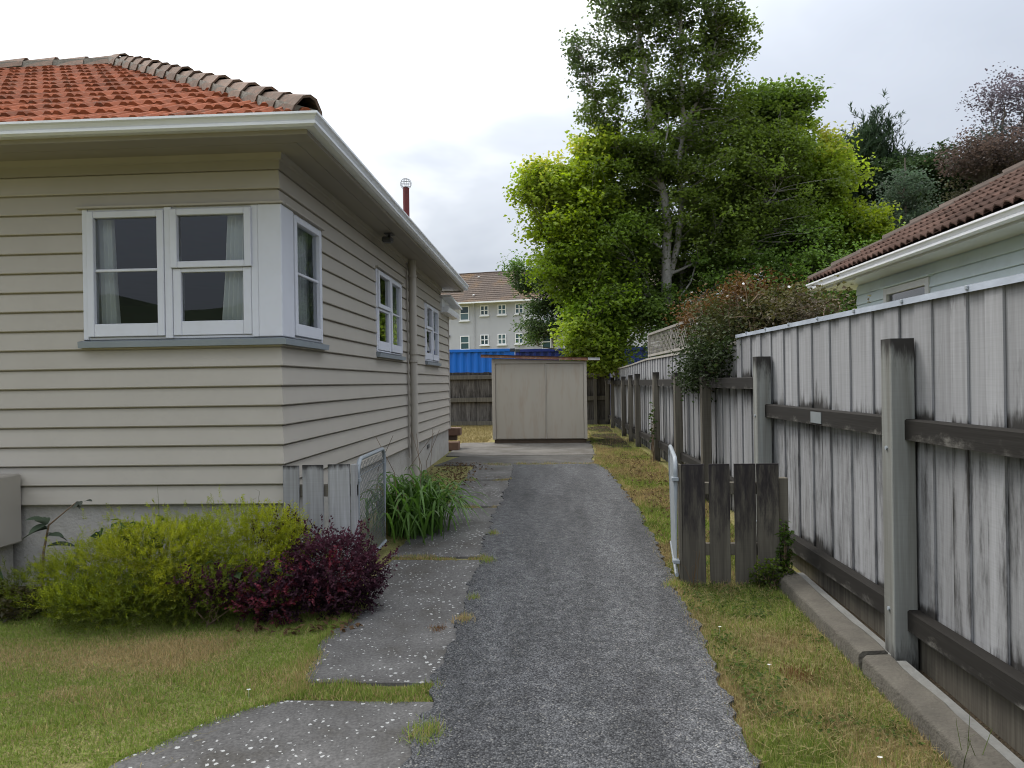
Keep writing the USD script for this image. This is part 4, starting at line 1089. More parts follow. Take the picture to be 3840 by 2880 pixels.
def slope_slab(x0, x1, y0, y1, t0, t1):
    v = np.array([(xx, yy, shz(xx) + dz) for yy in (y0, y1) for xx in (x0, x1) for dz in (t0, t1)])
    v = (v - so) @ Rs.T + so
    return MB().add(v, np.array([[0, 2, 3, 1], [4, 5, 7, 6], [0, 1, 5, 4], [2, 6, 7, 3], [1, 3, 7, 5], [0, 4, 6, 2]]))


obj("roof_edge", slope_slab(-1.57, 0.79, 15.87, 15.90, -0.05, 0.015), "rust", sh)
mb = MB()
xs = np.linspace(-1.57, 1.06, 60)
V = []
for yy in (15.86, 17.75):
    V.append(np.stack([xs, np.full(60, yy), shz(xs) + 0.02], 1))
k = np.arange(59)
v = (np.vstack(V) - so) @ Rs.T + so
obj("roof", MB().add(v, np.stack([k, k + 1, k + 61, k + 60], 1)).add(v - [0, 0, 0.012], np.stack([k + 60, k + 61, k + 1, k], 1)), "zinc_sheet", sh)
obj("gutter_end", slope_slab(0.80, 1.06, 15.865, 15.90, -0.035, 0.018), "zinc_sheet", sh)

# ------------------------------------------------------------------ shipping containers behind the fence
def container(name, label, x0, x1, y0, base, top, material):
    c = thing(name, label, "container", ((x0 + x1) / 2, y0 + 1.2, base))
    pitch, depth = 0.278, 0.036
    mb = MB()
    n = int((x1 - x0 - 0.3) / pitch)
    xs, os = [x0 + 0.15], [0.0]
    for k in range(n):
        b = x0 + 0.15 + k * pitch
        xs += [b + 0.07, b + 0.07 + 0.068, b + 0.138 + 0.072, b + 0.278]
        os += [0.0, depth, depth, 0.0]
    xs.append(x1 - 0.15); os.append(0.0)
    xs, os = np.array(xs), np.array(os)
    m = len(xs)
    v = np.vstack([np.stack([xs, y0 + 0.02 + os, np.full(m, base + 0.15)], 1), np.stack([xs, y0 + 0.02 + os, np.full(m, top - 0.1)], 1)])
    k = np.arange(m - 1)
    mb.add(v, np.stack([k, k + 1, k + m + 1, k + m], 1))
    mb.box(x0 + 0.1, x1 - 0.1, y0 + 0.07, y0 + 2.4, base + 0.15, top - 0.03)
    obj("corrugated_body", mb, material, c)
    obj("top_rail", MB().box(x0 + 0.16, x1 - 0.16, y0, y0 + 0.06, top - 0.11, top, 0.005), material, c)
    obj("bottom_rail", MB().box(x0 + 0.16, x1 - 0.16, y0, y0 + 0.06, base, base + 0.15, 0.005), material, c)
    for xx in (x0, x1 - 0.15):
        obj("corner_post", MB().box(xx, xx + 0.15, y0 - 0.005, y0 + 0.12, base + 0.12, top - 0.12, 0.005), material, c)
        for zz in (base, top - 0.118):
            obj("corner_casting", MB().box(xx - 0.002, xx + 0.176, y0 - 0.012, y0 + 0.15, zz, zz + 0.125, 0.008), "casting_steel", c)


container("shipping_container", "bright blue corrugated shipping container behind the back fence", -7.46, -1.40, 27.0, 0.24, 2.83, "container_blue")
container("shipping_container", "navy blue corrugated shipping container behind the beige shed", -1.36, 4.70, 27.0, 0.24, 2.80, "container_navy")

# ------------------------------------------------------------------ three storey apartment building
th = math.radians(12.5)
BU, BN, BP = np.array([math.cos(th), -math.sin(th), 0]), np.array([-math.sin(th), -math.cos(th), 0]), np.array([-9.2, 71.0, 0])
ab = thing("apartment_building", "grey rendered three storey apartment building with brown tiled roof", "building", BP + [0, 0, 0.2])


def bbox(mb, u0, u1, o0, o1, z0, z1, ch=0.0):
    """box on the facade: u along it, o outward"""
    v = np.array([BP + BU * a + BN * o + [0, 0, z] for a in (u0, u1) for o in (o0, o1) for z in (z0, z1)])
    return mb.add(v, np.array([[0, 1, 3, 2], [4, 6, 7, 5], [0, 4, 5, 1], [2, 3, 7, 6], [0, 2, 6, 4], [1, 5, 7, 3]])[:, ::-1])


WINS = [(0.2, 1.17, 7.75, 9.17, 0), (0.2, 1.17, 4.86, 6.24, 0), (2.34, 3.19, 8.18, 9.16, 1), (4.12, 4.98, 8.18, 9.18, 1), (5.88, 6.72, 8.20, 9.19, 1), (2.30, 3.17, 5.28, 6.30, 1), (4.08, 4.94, 5.28, 6.31, 1), (5.84, 6.69, 5.30, 6.32, 1),
        (8.5, 9.4, 7.0, 8.62, 0), (10.63, 11.55, 7.0, 8.75, 0), (8.5, 9.4, 4.7, 6.1, 0), (10.63, 11.55, 4.7, 6.2, 0), (13.0, 13.9, 7.6, 9.0, 0), (13.0, 13.9, 4.8, 6.2, 0),
        (2.3, 3.17, 2.3, 3.3, 1), (4.08, 4.94, 2.3, 3.3, 1), (0.2, 1.17, 1.9, 3.3, 0), (-2.6, -1.7, 7.75, 9.17, 0), (-2.6, -1.7, 4.86, 6.24, 0)]
obj("wall", bbox(MB(), -6.0, 24.0, -9.0, 0.0, 0.1, 9.4), "render_grey", ab)
v = np.array([BP + BU * a + BN * o + [0, 0, z] for a in (-6.4, 24.4) for o, z in ((0.55, 9.50), (-4.5, 13.05), (-9.6, 9.50))])
roof_b = obj("roof", MB().add(v, np.array([[0, 3, 4, 1], [1, 4, 5, 2], [0, 2, 5, 3]])), "tile_rows", ab)
nr = 15
mb = MB()
for k in range(nr):                                   # tile courses, each stepping over the one below
    t0, t1 = k / nr, (k + 1) / nr
    P_ = lambda t, a, l: BP + BU * a + BN * (0.56 - 5.05 * t) + np.array([0, 0, 9.50 + 3.55 * t + l])
    mb.add([P_(t0, -6.4, 0.0), P_(t0, 24.4, 0.0), P_(t0, 24.4, 0.07), P_(t0, -6.4, 0.07), P_(t1, 24.4, 0.015), P_(t1, -6.4, 0.015)], np.array([[0, 1, 2, 3], [3, 2, 4, 5]]))
obj("tile_courses", mb, "tile_rows", roof_b)
mb = MB(); bbox(mb, -6.4, 24.4, -4.62, -4.38, 12.98, 13.14)
obj("ridge_capping", mb, "ridge_brown", roof_b)
for a, t in ((1.0, 0.82), (5.3, 0.85), (1.5, 0.18), (7.4, 0.93), (12.0, 0.5)):
    p = BP + BU * a + BN * (0.56 - 5.05 * t) + np.array([0, 0, 9.5 + 3.55 * t])
    obj("roof_vent", MB().tube([p - [0, 0, 0.1], p + [0, 0, 0.16], p + [0.0, 0, 0.16] + BU * 0.14], 0.07, 8), "balcony_white", roof_b)
mb = MB(); bbox(mb, -6.4, 24.4, 0.50, 0.66, 9.36, 9.50)
obj("gutter", mb, "balcony_white", ab)
mb = MB(); bbox(mb, -6.2, 24.2, 0.0, 0.50, 9.38, 9.42)
obj("soffit", mb, "balcony_white", ab)
p = BP + BU * 1.72 + BN * 0.09
obj("downpipe", MB().tube([p + [0, 0, 0.2], p + [0, 0, 9.1], p + BN * 0.4 + [0, 0, 9.4]], 0.06, 8), "render_grey", ab)
for (u_0, u_1, z0, z1, k) in WINS:
    w = thing("window", parent=ab)
    mb = MB()
    for a, b, c, d in ((u_0, u_0 + 0.09, z0, z1), (u_1 - 0.09, u_1, z0, z1), (u_0 + 0.09, u_1 - 0.09, z0, z0 + 0.09), (u_0 + 0.09, u_1 - 0.09, z1 - 0.09, z1)):
        bbox(mb, a, b, -0.02, 0.06, c, d)
    zm = (z0 + z1) / 2
    bbox(mb, u_0 + 0.09, u_1 - 0.09, -0.02, 0.05, zm - 0.04, zm + 0.04)
    if k:
        um = (u_0 + u_1) / 2
        bbox(mb, um - 0.05, um + 0.05, -0.02, 0.055, z0 + 0.09, zm - 0.04); bbox(mb, um - 0.05, um + 0.05, -0.02, 0.055, zm + 0.04, z1 - 0.09)
    obj("frame", mb, "balcony_white", w)
    mb = MB(); bbox(mb, u_0 - 0.08, u_1 + 0.08, 0.0, 0.14, z0 - 0.11, z0 - 0.005)
    obj("sill", mb, "balcony_white", w)
    for c, d in ((z0 + 0.09, zm - 0.04), (zm + 0.04, z1 - 0.09)):
        mb = MB(); bbox(mb, u_0 + 0.09, u_1 - 0.09, -0.01, 0.015, c, d)
        obj("pane", mb, "far_glass", w)
bal = obj("balcony", bbox(MB(), 7.0, 13.5, 0.0, 1.5, 6.80, 6.98), "balcony_white", ab)
mb = MB()
for a in np.arange(7.05, 13.5, 0.11):
    bbox(mb, a, a + 0.025, 1.42, 1.445, 7.0, 7.85)
bbox(mb, 7.0, 13.5, 1.41, 1.46, 7.85, 7.90)
bbox(mb, 7.0, 13.5, 1.415, 1.455, 7.02, 7.05)
for a in (7.0, 9.2, 11.3):
    bbox(mb, a, a + 0.06, 1.40, 1.46, 6.98, 7.95)
bbox(mb, 7.0, 7.04, 0.0, 1.41, 7.85, 7.90)
obj("railing", mb, "balcony_white", bal)
mb = MB(); bbox(mb, -1.05, -0.85, 0.0, 0.15, 6.15, 6.35)
obj("vent_box", mb, "dark_plastic", ab)

# ------------------------------------------------------------------ vegetation
def leaf_cards(pos, length, width, rng, up=0.6, droop=0.2, tints=None, dirs=None):
    """one folded four-sided leaf at each position: 2 triangles each"""
    n = len(pos)
    length = np.broadcast_to(length, (n,)) * rng.uniform(0.7, 1.25, n)
    width = np.broadcast_to(width, (n,)) * rng.uniform(0.75, 1.2, n)
    if dirs is None:
        a = rng.uniform(0, 2 * np.pi, n)
        d = np.stack([np.cos(a), np.sin(a), rng.normal(-droop, 0.45, n)], 1)
    else:
        d = dirs + rng.normal(0, 0.25, (n, 3))
    d /= np.linalg.norm(d, axis=1, keepdims=True)
    nr = rng.normal(0, 0.6, (n, 3)); nr[:, 2] += up
    s = np.cross(d, nr); s /= np.linalg.norm(s, axis=1, keepdims=True) + 1e-9
    nn = np.cross(s, d)
    fold = width * rng.uniform(0.1, 0.35, n)
    mid = pos + d * (length * 0.45)[:, None]
    v = np.stack([pos, mid + s * (width / 2)[:, None] + nn * fold[:, None], pos + d * length[:, None], mid - s * (width / 2)[:, None] + nn * fold[:, None]], 1).reshape(-1, 3)
    k = np.arange(n) * 4
    f = np.concatenate([np.stack([k, k + 1, k + 2], 1), np.stack([k, k + 2, k + 3], 1)])
    return v, f, None if tints is None else np.repeat(tints, 4, 0)


def blades(pos, h, w, rng, tints, lean=0.5):
    """single-triangle grass blades"""
    n = len(pos)
    a = rng.uniform(0, 2 * np.pi, n)
    side = np.stack([np.cos(a), np.sin(a), 0 * a], 1) * (np.broadcast_to(w, (n,)) / 2)[:, None]
    b = rng.uniform(0, 2 * np.pi, n)
    ln = np.abs(rng.normal(0, lean, n))
    H = np.broadcast_to(h, (n,)) * rng.uniform(0.5, 1.3, n)
    tip = pos + np.stack([np.cos(b) * ln, np.sin(b) * ln, np.ones(n)], 1) / np.sqrt(1 + ln ** 2)[:, None] * H[:, None]
    v = np.stack([pos - side, pos + side, tip], 1).reshape(-1, 3)
    f = np.arange(3 * n).reshape(n, 3)
    return v, f, np.repeat(tints, 3, 0)


def bez(p, q, rng, sag=0.15, n=5):
    t = np.linspace(0, 1, n)[:, None]
    m = (p + q) / 2 + rng.normal(0, 0.12, 3) * np.linalg.norm(q - p) + np.array([0, 0, sag * np.linalg.norm(q - p)])
    return (1 - t) ** 2 * p + 2 * t * (1 - t) * m + t ** 2 * q


def tree(name, label, base, limbs, lobes, ncl, per, lsize, crad, col, seed, bark="bark_dark", look="leaf", flat=0.6, group=None, gaps=0.0, needles=False, cat="tree", thin=0.012, shift=None, sparse=None):
    """limbs: list of (points, r0, r1); lobes: list of (centre, radii, weight, tint); foliage grows as sprays on twigs from the limbs"""
    rng = np.random.default_rng(seed)
    if shift is not None:
        dx_, kz = shift
        mv = lambda p: np.asarray(p, float) * [1, 1, kz] + [dx_, 0, 0]
        base = np.asarray(base, float) + [dx_, 0, 0]
        limbs = [(mv(np.asarray(p)), a, b) for p, a, b in limbs]
        lobes = [(mv(np.asarray(c)), r, w_, q) for c, r, w_, q in lobes]
    t = thing(name, label, cat, base, group)
    mb = MB()
    sk = []
    for pts, ra, rb in limbs:
        pts = np.asarray(pts, float)
        d = np.r_[0, np.cumsum(np.linalg.norm(np.diff(pts, axis=0), axis=1))]
        u = np.linspace(0, d[-1], max(4, int(d[-1] / 0.35)))
        pp = np.stack([np.interp(u, d, pts[:, k]) for k in range(3)], 1)
        pp[1:-1] += rng.normal(0, 0.03, (len(pp) - 2, 3))
        rr = np.linspace(ra, rb, len(pp))
        mb.tube(pp, rr, 8 if ra > 0.08 else 6)
        sk.append(np.c_[pp, rr])
    sk = np.vstack(sk)
    w = np.array([l[2] for l in lobes], float); w /= w.sum()
    cl, ct = [], []
    for k in rng.choice(len(lobes), ncl, p=w):
        c, r, _, tint = lobes[k]
        d = rng.normal(0, 1, 3); d /= np.linalg.norm(d)
        p = np.asarray(c) + d * np.asarray(r) * rng.uniform(0.15, 1.0) ** 0.45 * (0.68 + 0.62 * meshkit.noise(d * 2.6 + k * 7.1, seed))
        if rng.random() < 0.10 and not needles:
            p = np.asarray(c) + d * np.asarray(r) * rng.uniform(1.05, 1.32)
        if sparse is not None and p[2] > sparse[0] and rng.random() < sparse[1]:
            continue
        if p[2] < base[2] + 0.6:
            continue
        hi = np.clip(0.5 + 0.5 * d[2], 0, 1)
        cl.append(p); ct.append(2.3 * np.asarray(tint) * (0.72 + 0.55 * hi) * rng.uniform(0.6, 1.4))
    cl, ct = np.array(cl), np.array(ct)
    if gaps:
        keep = meshkit.fbm(cl * 0.75, 2, seed + 1) > gaps
        cl, ct = cl[keep], ct[keep]
    V, T = [], []
    pos_all, tin_all, dir_all = [], [], []
    for p, c in zip(cl, ct):
        dd = np.linalg.norm(sk[:, :3] - p, axis=1) + 1.2 * np.maximum(0, sk[:, 2] - p[2] + 0.2)
        q = sk[int(np.argmin(dd))]
        path_ = bez(q[:3], p, rng, 0.12)
        mb.tube(path_, np.linspace(min(q[3] * 0.6, thin * 0.8 + 0.005 * np.linalg.norm(p - q[:3])), 0.004, 5), 4, cap=False)
        m = int(per * rng.uniform(0.5, 1.5))
        cr = crad * rng.uniform(0.6, 1.45)
        u = np.clip(rng.normal(0, 1, (m, 3)), -1.5, 1.5) * [cr, cr, cr * flat]
        if needles:
            nb = max(3, m // 14)
            tip_d = rng.normal(0, 0.45, (nb, 3)); tip_d[:, 2] = rng.uniform(0.5, 1.2, nb)
            o = p + rng.normal(0, crad * 0.7, (nb, 3)) * [1, 1, 0.7]
            i = rng.integers(0, nb, m)
            s = rng.uniform(0, crad * 0.9, m)
            pos_all.append(o[i] + tip_d[i] * s[:, None])
            dir_all.append(tip_d[i] * 1.2 + rng.normal(0, 0.5, (m, 3)))
        else:
            near = rng.random(m) < 0.25
            tt = rng.uniform(0.45, 1, m)
            on = np.stack([np.interp(tt, np.linspace(0, 1, 5), path_[:, k]) for k in range(3)], 1) + rng.normal(0, 0.08, (m, 3))
            pos_all.append(np.where(near[:, None], on, p + u))
        tin_all.append(np.tile(c, (m, 1)))
    pos, tin = np.vstack(pos_all), np.vstack(tin_all)
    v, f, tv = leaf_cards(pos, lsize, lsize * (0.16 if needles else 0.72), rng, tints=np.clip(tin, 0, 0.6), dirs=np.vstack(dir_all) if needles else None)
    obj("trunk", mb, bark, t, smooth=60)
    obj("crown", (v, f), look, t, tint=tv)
    return t


# colours (linear)
GREEN_A, GREEN_D, LIME, YELLOW = (0.080, 0.112, 0.020), (0.046, 0.072, 0.015), (0.145, 0.19, 0.025), (0.17, 0.22, 0.03)
# tall pale-trunked tree behind the fence
TB = np.array([3.35, 20.9, 0.2])
X = lambda dx, z: TB + np.array([dx, 0, z - 0.2])
limbs = [
    ([X(0, 0.1), X(0.02, 1.8), X(-0.05, 4.4), X(0.05, 6.0), X(-0.15, 7.2), X(-0.35, 8.3), X(-0.5, 9.8), X(-0.65, 11.4), X(-0.7, 13.4)], 0.20, 0.03),
    ([X(-0.02, 4.4), X(0.3, 5.2), X(0.45, 6.6), X(0.42, 8.2), X(0.55, 9.2), X(0.45, 10.6), X(0.5, 12.2), X(0.55, 13.6)], 0.10, 0.025),
    ([X(0.52, 8.9), X(0.9, 9.4), X(1.3, 10.3), X(1.5, 11.4), X(1.6, 12.4)], 0.06, 0.015),
    ([X(-0.1, 7.2), X(-0.7, 7.5), X(-1.3, 8.1), X(-1.6, 8.9), X(-2.1, 10.2), X(-2.5, 11.2)], 0.07, 0.015),
    ([X(-0.2, 7.4), X(0.1, 8.6), X(0.12, 9.2)], 0.05, 0.02),
    ([X(0.1, 3.2), X(0.9, 3.8), X(1.7, 4.6), X(2.3, 5.6), X(2.9, 6.6), X(3.3, 7.2)], 0.08, 0.015),
    ([X(0.1, 2.2), X(0.9, 2.6), X(2.0, 3.0), X(3.2, 3.7)], 0.06, 0.015),
    ([X(0.05, 3.6), X(0.6, 4.2), X(0.8, 4.8)], 0.045, 0.02),
    ([X(0, 3.0), X(-0.5, 3.9), X(-0.8, 4.8)], 0.05, 0.015),
    ([X(0.1, 4.6), X(1.0, 5.0), X(1.4, 5.7)], 0.05, 0.015),
    ([X(0.0, 5.2), X(-1.0, 6.0), X(-1.8, 6.4)], 0.05, 0.012),
    ([TB + [0.25, 0.5, 0.1], TB + [0.35, 0.5, 2.5], TB + [0.5, 0.6, 4.5]], 0.10, 0.05),
]
lobes = [((2.7, 20.6, 12.6), (0.75, 1.0, 1.6), 1.5, (0.050, 0.070, 0.022)), ((1.9, 20.6, 12.0), (0.6, 0.8, 1.3), 0.8, (0.050, 0.070, 0.024)), ((3.9, 20.6, 12.6), (0.75, 1.0, 1.7), 1.5, (0.050, 0.072, 0.020)), ((4.8, 20.6, 12.2), (0.6, 0.8, 1.2), 0.9, (0.056, 0.078, 0.02)), ((1.05, 20.6, 10.9), (0.42, 0.6, 1.3), 0.5, (0.048, 0.07, 0.024)),
         ((5.35, 20.8, 11.2), (0.75, 1.0, 1.1), 1.0, (0.062, 0.086, 0.018)), ((2.9, 20.7, 10.2), (0.9, 1.0, 1.2), 1.1, (0.054, 0.076, 0.018)), ((4.2, 20.6, 10.2), (0.9, 1.0, 1.2), 1.2, (0.056, 0.08, 0.017)), ((1.7, 20.6, 9.4), (0.6, 0.8, 1.0), 0.6, (0.056, 0.08, 0.018)), ((5.3, 21.0, 9.3), (1.2, 1.2, 1.1), 1.3, GREEN_A), ((6.5, 21.2, 8.6), (1.0, 1.1, 1.1), 1.0, GREEN_A),
         ((3.3, 20.4, 8.3), (1.5, 1.2, 1.1), 1.4, (0.058, 0.084, 0.015)), ((2.0, 20.6, 7.4), (1.2, 1.2, 1.3), 1.2, (0.062, 0.09, 0.014)), ((4.9, 20.2, 7.4), (1.3, 1.1, 1.2), 1.5, GREEN_A), ((4.6, 20.2, 5.8), (1.6, 1.1, 1.2), 1.6, GREEN_A), ((6.6, 20.8, 6.8), (1.4, 1.2, 1.3), 1.5, GREEN_A), ((7.2, 20.6, 5.4), (1.2, 1.0, 1.0), 1.0, (0.066, 0.104, 0.02)),
         ((2.1, 20.2, 5.2), (1.1, 0.9, 1.3), 1.2, (0.07, 0.105, 0.016)), ((6.0, 20.2, 4.4), (2.2, 1.0, 1.0), 2.0, (0.072, 0.115, 0.022)), ((4.2, 21.6, 4.0), (1.6, 0.8, 1.1), 1.2, GREEN_D), ((4.6, 22.0, 8.0), (2.2, 0.8, 2.6), 1.8, GREEN_D), ((2.4, 21.9, 6.5), (1.3, 0.6, 2.2), 0.8, GREEN_D), ((5.6, 22.0, 5.8), (1.8, 0.7, 1.6), 1.6, GREEN_D), ((3.2, 22.0, 5.0), (1.3, 0.6, 1.6), 0.9, GREEN_D)]
lobes += [((3.0, 20.0, 3.3), (0.9, 0.4, 0.8), 0.8, (0.06, 0.09, 0.018)), ((2.9, 22.0, 3.4), (1.0, 0.5, 1.2), 0.9, GREEN_D), ((6.3, 20.5, 7.9), (0.9, 0.5, 0.9), 1.0, GREEN_A), ((4.2, 20.0, 3.0), (0.8, 0.4, 0.6), 0.6, (0.06, 0.09, 0.018)), ((4.0, 21.2, 6.8), (2.6, 1.0, 2.4), 2.2, GREEN_A), ((6.6, 21.4, 7.4), (1.2, 0.9, 1.6), 1.2, GREEN_A)]
lobes = [((c[0], c[1] + 0.55, c[2]), r_, w_, q_) for c, r_, w_, q_ in lobes]
tree("tall_tree", "tallest tree with pale forked trunk and dark green leaves behind the trellis", TB, limbs, lobes, 2350, 80, 0.105, 0.20, None, 21, "bark_pale", gaps=0.30, sparse=(9.4, 0.36))
# bright maple at the left of it
MBs = np.array([2.0, 22.3, 0.2])
limbs = [([MBs, MBs + [0.0, 0, 1.6], MBs + [-0.3, -0.2, 3.4], MBs + [-0.5, -0.4, 5.6], MBs + [-0.6, -0.6, 7.8]], 0.15, 0.03), ([MBs + [-0.1, 0, 2.2], MBs + [-1.0, -0.7, 3.8], MBs + [-1.9, -1.0, 5.4]], 0.07, 0.02), ([MBs + [0, 0, 1.6], MBs + [-0.6, -1.2, 2.6], MBs + [-1.0, -2.0, 3.0]], 0.06, 0.02), ([MBs + [-0.2, 0, 3.0], MBs + [0.6, -0.6, 4.6], MBs + [0.9, -0.8, 6.2]], 0.06, 0.02)]
lobes = [((0.75, 21.4, 6.6), (1.45, 1.3, 1.25), 2.2, (0.125, 0.165, 0.016)), ((1.5, 21.5, 8.1), (0.8, 0.9, 0.95), 0.8, YELLOW), ((0.15, 21.3, 7.2), (0.85, 0.9, 0.75), 0.9, YELLOW), ((-0.45, 21.4, 7.5), (0.45, 0.5, 0.5), 0.25, YELLOW), ((1.0, 21.2, 5.0), (1.3, 1.1, 1.2), 2.0, (0.10, 0.145, 0.016)), ((1.6, 20.9, 3.5), (1.0, 1.0, 1.0), 1.6, (0.12, 0.175, 0.02)), ((0.95, 20.6, 2.75), (0.55, 0.6, 0.65), 0.7, LIME), ((1.45, 20.7, 2.25), (0.45, 0.5, 0.45), 0.5, LIME), ((1.9, 21.6, 6.0), (1.2, 0.8, 1.4), 1.2, (0.07, 0.10, 0.014))]
tree("maple_tree", "bright yellow-green maple leaning over the fence beside the shed", MBs, limbs, lobes, 900, 80, 0.125, 0.22, None, 22, "bark_dark", gaps=0.24)
# bright maple at the right
MC = np.array([8.1, 22.5, 0.2])
limbs = [([MC, MC + [0, 0, 2.5], MC + [0.3, 0, 5.0], MC + [0.4, 0, 8.2]], 0.14, 0.03), ([MC + [0.1, 0, 3.5], MC + [-0.8, -0.2, 5.6], MC + [-1.6, -0.2, 7.6]], 0.06, 0.015), ([MC + [0.3, 0, 5.0], MC + [-0.3, -0.3, 6.4], MC + [-0.9, -0.3, 7.6]], 0.05, 0.012), ([MC + [0.3, 0, 4.6], MC + [1.0, -0.5, 5.6]], 0.04, 0.012), ([MC + [0, 0, 2.2], MC + [-1.0, 0, 4.5], MC + [-1.3, 0, 9.0]], 0.08, 0.02), ([MC + [0, 0, 2.5], MC + [1.2, -0.4, 4.0]], 0.06, 0.02)]
lobes = [((8.5, 22.2, 7.3), (0.75, 0.8, 1.7), 1.3, YELLOW), ((7.2, 22.4, 8.4), (0.9, 0.9, 0.8), 0.9, (0.14, 0.19, 0.02)), ((6.7, 22.5, 9.6), (0.95, 0.9, 1.1), 1.1, (0.055, 0.085, 0.015)), ((7.7, 22.4, 10.0), (0.55, 0.6, 0.6), 0.35, (0.055, 0.085, 0.015)), ((8.0, 22.0, 5.6), (1.5, 1.1, 1.2), 1.9, (0.095, 0.14, 0.018)), ((9.2, 21.6, 4.6), (1.1, 1.0, 1.0), 1.5, (0.10, 0.16, 0.022)), ((9.2, 21.8, 6.0), (0.8, 0.8, 0.6), 0.6, (0.13, 0.16, 0.018)), ((7.6, 22.2, 6.8), (1.1, 0.9, 1.3), 1.5, (0.10, 0.145, 0.02)), ((6.4, 22.4, 7.6), (1.2, 0.8, 1.6), 1.2, (0.08, 0.12, 0.018)), ((9.8, 21.6, 5.0), (0.7, 0.7, 0.7), 0.7, (0.12, 0.17, 0.025)), ((7.6, 21.6, 3.6), (1.8, 0.9, 0.9), 1.5, (0.06, 0.10, 0.018))]
tree("maple_tree", "bright lime topped maple between the tall tree and brown tiled roof", MC, limbs, lobes, 1000, 80, 0.125, 0.22, None, 23, "bark_dark", gaps=0.22)
# dark open tree in front of the apartments
MD = np.array([1.15, 25.2, 0.2])
limbs = [([MD, MD + [0.1, 0, 1.8], MD + [-0.1, 0, 3.2], MD + [-0.45, 0, 4.2], MD + [-0.5, 0, 5.8]], 0.11, 0.02), ([MD + [-0.3, 0, 3.9], MD + [-0.9, 0, 3.95], MD + [-1.7, 0, 4.3], MD + [-2.3, 0, 4.7]], 0.05, 0.012), ([MD + [0, 0, 2.0], MD + [-0.8, 0, 2.5], MD + [-1.6, 0, 2.6]], 0.05, 0.012), ([MD + [-0.2, 0, 3.6], MD + [0.1, 0, 5.0]], 0.05, 0.015)]
lobes = [((0.35, 25.1, 5.0), (0.85, 0.8, 0.9), 1.3, (0.032, 0.052, 0.018)), ((-0.9, 25.1, 5.1), (0.75, 0.5, 0.35), 0.5, (0.045, 0.072, 0.022)), ((-1.25, 25.1, 5.6), (0.3, 0.3, 0.3), 0.2, (0.06, 0.10, 0.025)), ((-0.35, 25.0, 4.0), (0.9, 0.6, 0.5), 0.7, (0.034, 0.056, 0.016)), ((-0.3, 24.9, 3.45), (0.9, 0.6, 0.25), 0.6, (0.036, 0.055, 0.02)), ((0.7, 25.1, 4.0), (0.8, 0.7, 0.7), 0.8, (0.03, 0.046, 0.016)), ((0.0, 25.3, 6.6), (0.55, 0.4, 0.8), 0.35, (0.05, 0.075, 0.035)), ((-0.6, 24.9, 3.1), (0.5, 0.4, 0.10), 0.2, (0.05, 0.08, 0.02))]
tree("open_tree", "dark open branched tree in front of the apartment building", MD, limbs, lobes, 150, 80, 0.10, 0.22, None, 24, "bark_pale", gaps=0.25)
# dark conifer
ME = np.array([23.0, 52.0, 0.2])
limbs = [([ME, ME + [0, 0, 8], ME + [-1, 0, 14], ME + [-1.2, 0, 19]], 0.45, 0.08), ([ME + [0, 0, 8], ME + [2.0, 0, 12]], 0.2, 0.05), ([ME + [0, 0, 7], ME + [-3.0, 0, 12]], 0.2, 0.05)]
lobes = [((21.3, 52, 16.6), (1.6, 1.5, 1.7), 1.0, (0.020, 0.034, 0.016)), ((22.4, 52, 14.4), (3.2, 2.2, 2.4), 2.6, (0.016, 0.028, 0.014)), ((24.6, 52, 13.6), (2.5, 2.0, 2.2), 2.2, (0.017, 0.030, 0.014)), ((22.5, 52, 11.2), (3.0, 2.0, 1.7), 1.6, (0.012, 0.02, 0.010)), ((19.0, 52.5, 14.2), (1.5, 1.4, 1.4), 0.7, (0.018, 0.03, 0.015)), ((26.6, 52, 11.2), (1.4, 1.4, 1.3), 0.7, (0.018, 0.03, 0.014)), ((22.0, 51.5, 18.5), (0.6, 0.6, 1.2), 0.25, (0.02, 0.034, 0.018)), ((25.4, 52, 15.0), (1.5, 1.4, 1.3), 1.0, (0.016, 0.028, 0.014)), ((26.4, 52, 13.0), (1.5, 1.4, 1.5), 1.0, (0.015, 0.026, 0.013))]
tree("conifer_tree", "dark spiky pine standing behind the right maple", ME, limbs, lobes, 420, 260, 0.40, 0.75, None, 25, "bark_dark", "leaf_dark", needles=True, shift=(0.7, 1.0))
# dark broadleaf
MF = np.array([28.5, 47.0, 0.2])
limbs = [([MF, MF + [0, 0, 4], MF + [0.3, 0, 8], MF + [0.5, 0, 12]], 0.3, 0.06), ([MF + [0, 0, 4], MF + [-1.8, 0, 8]], 0.15, 0.04), ([MF + [0, 0, 4], MF + [2.0, 0, 9]], 0.15, 0.04)]
lobes = [((28.2, 47, 12.6), (3.2, 1.8, 1.6), 2.2, (0.020, 0.034, 0.012)), ((27.6, 47, 10.4), (1.8, 1.6, 1.8), 1.3, (0.018, 0.03, 0.011)), ((30.2, 47, 10.5), (2.2, 1.6, 2.0), 1.5, (0.02, 0.032, 0.011)), ((29.0, 46.0, 8.8), (2.6, 1.2, 1.2), 1.2, (0.075, 0.10, 0.014)), ((28.6, 47, 7.0), (3.0, 1.5, 1.4), 1.2, (0.022, 0.034, 0.012))]
tree("broadleaf_tree", "dense dark green tree with yellowish lower leaves beside the pine", MF, limbs, lobes, 230, 110, 0.24, 0.5, None, 26, "bark_dark", "leaf_dark", gaps=0.22, shift=(-3.2, 1.16))
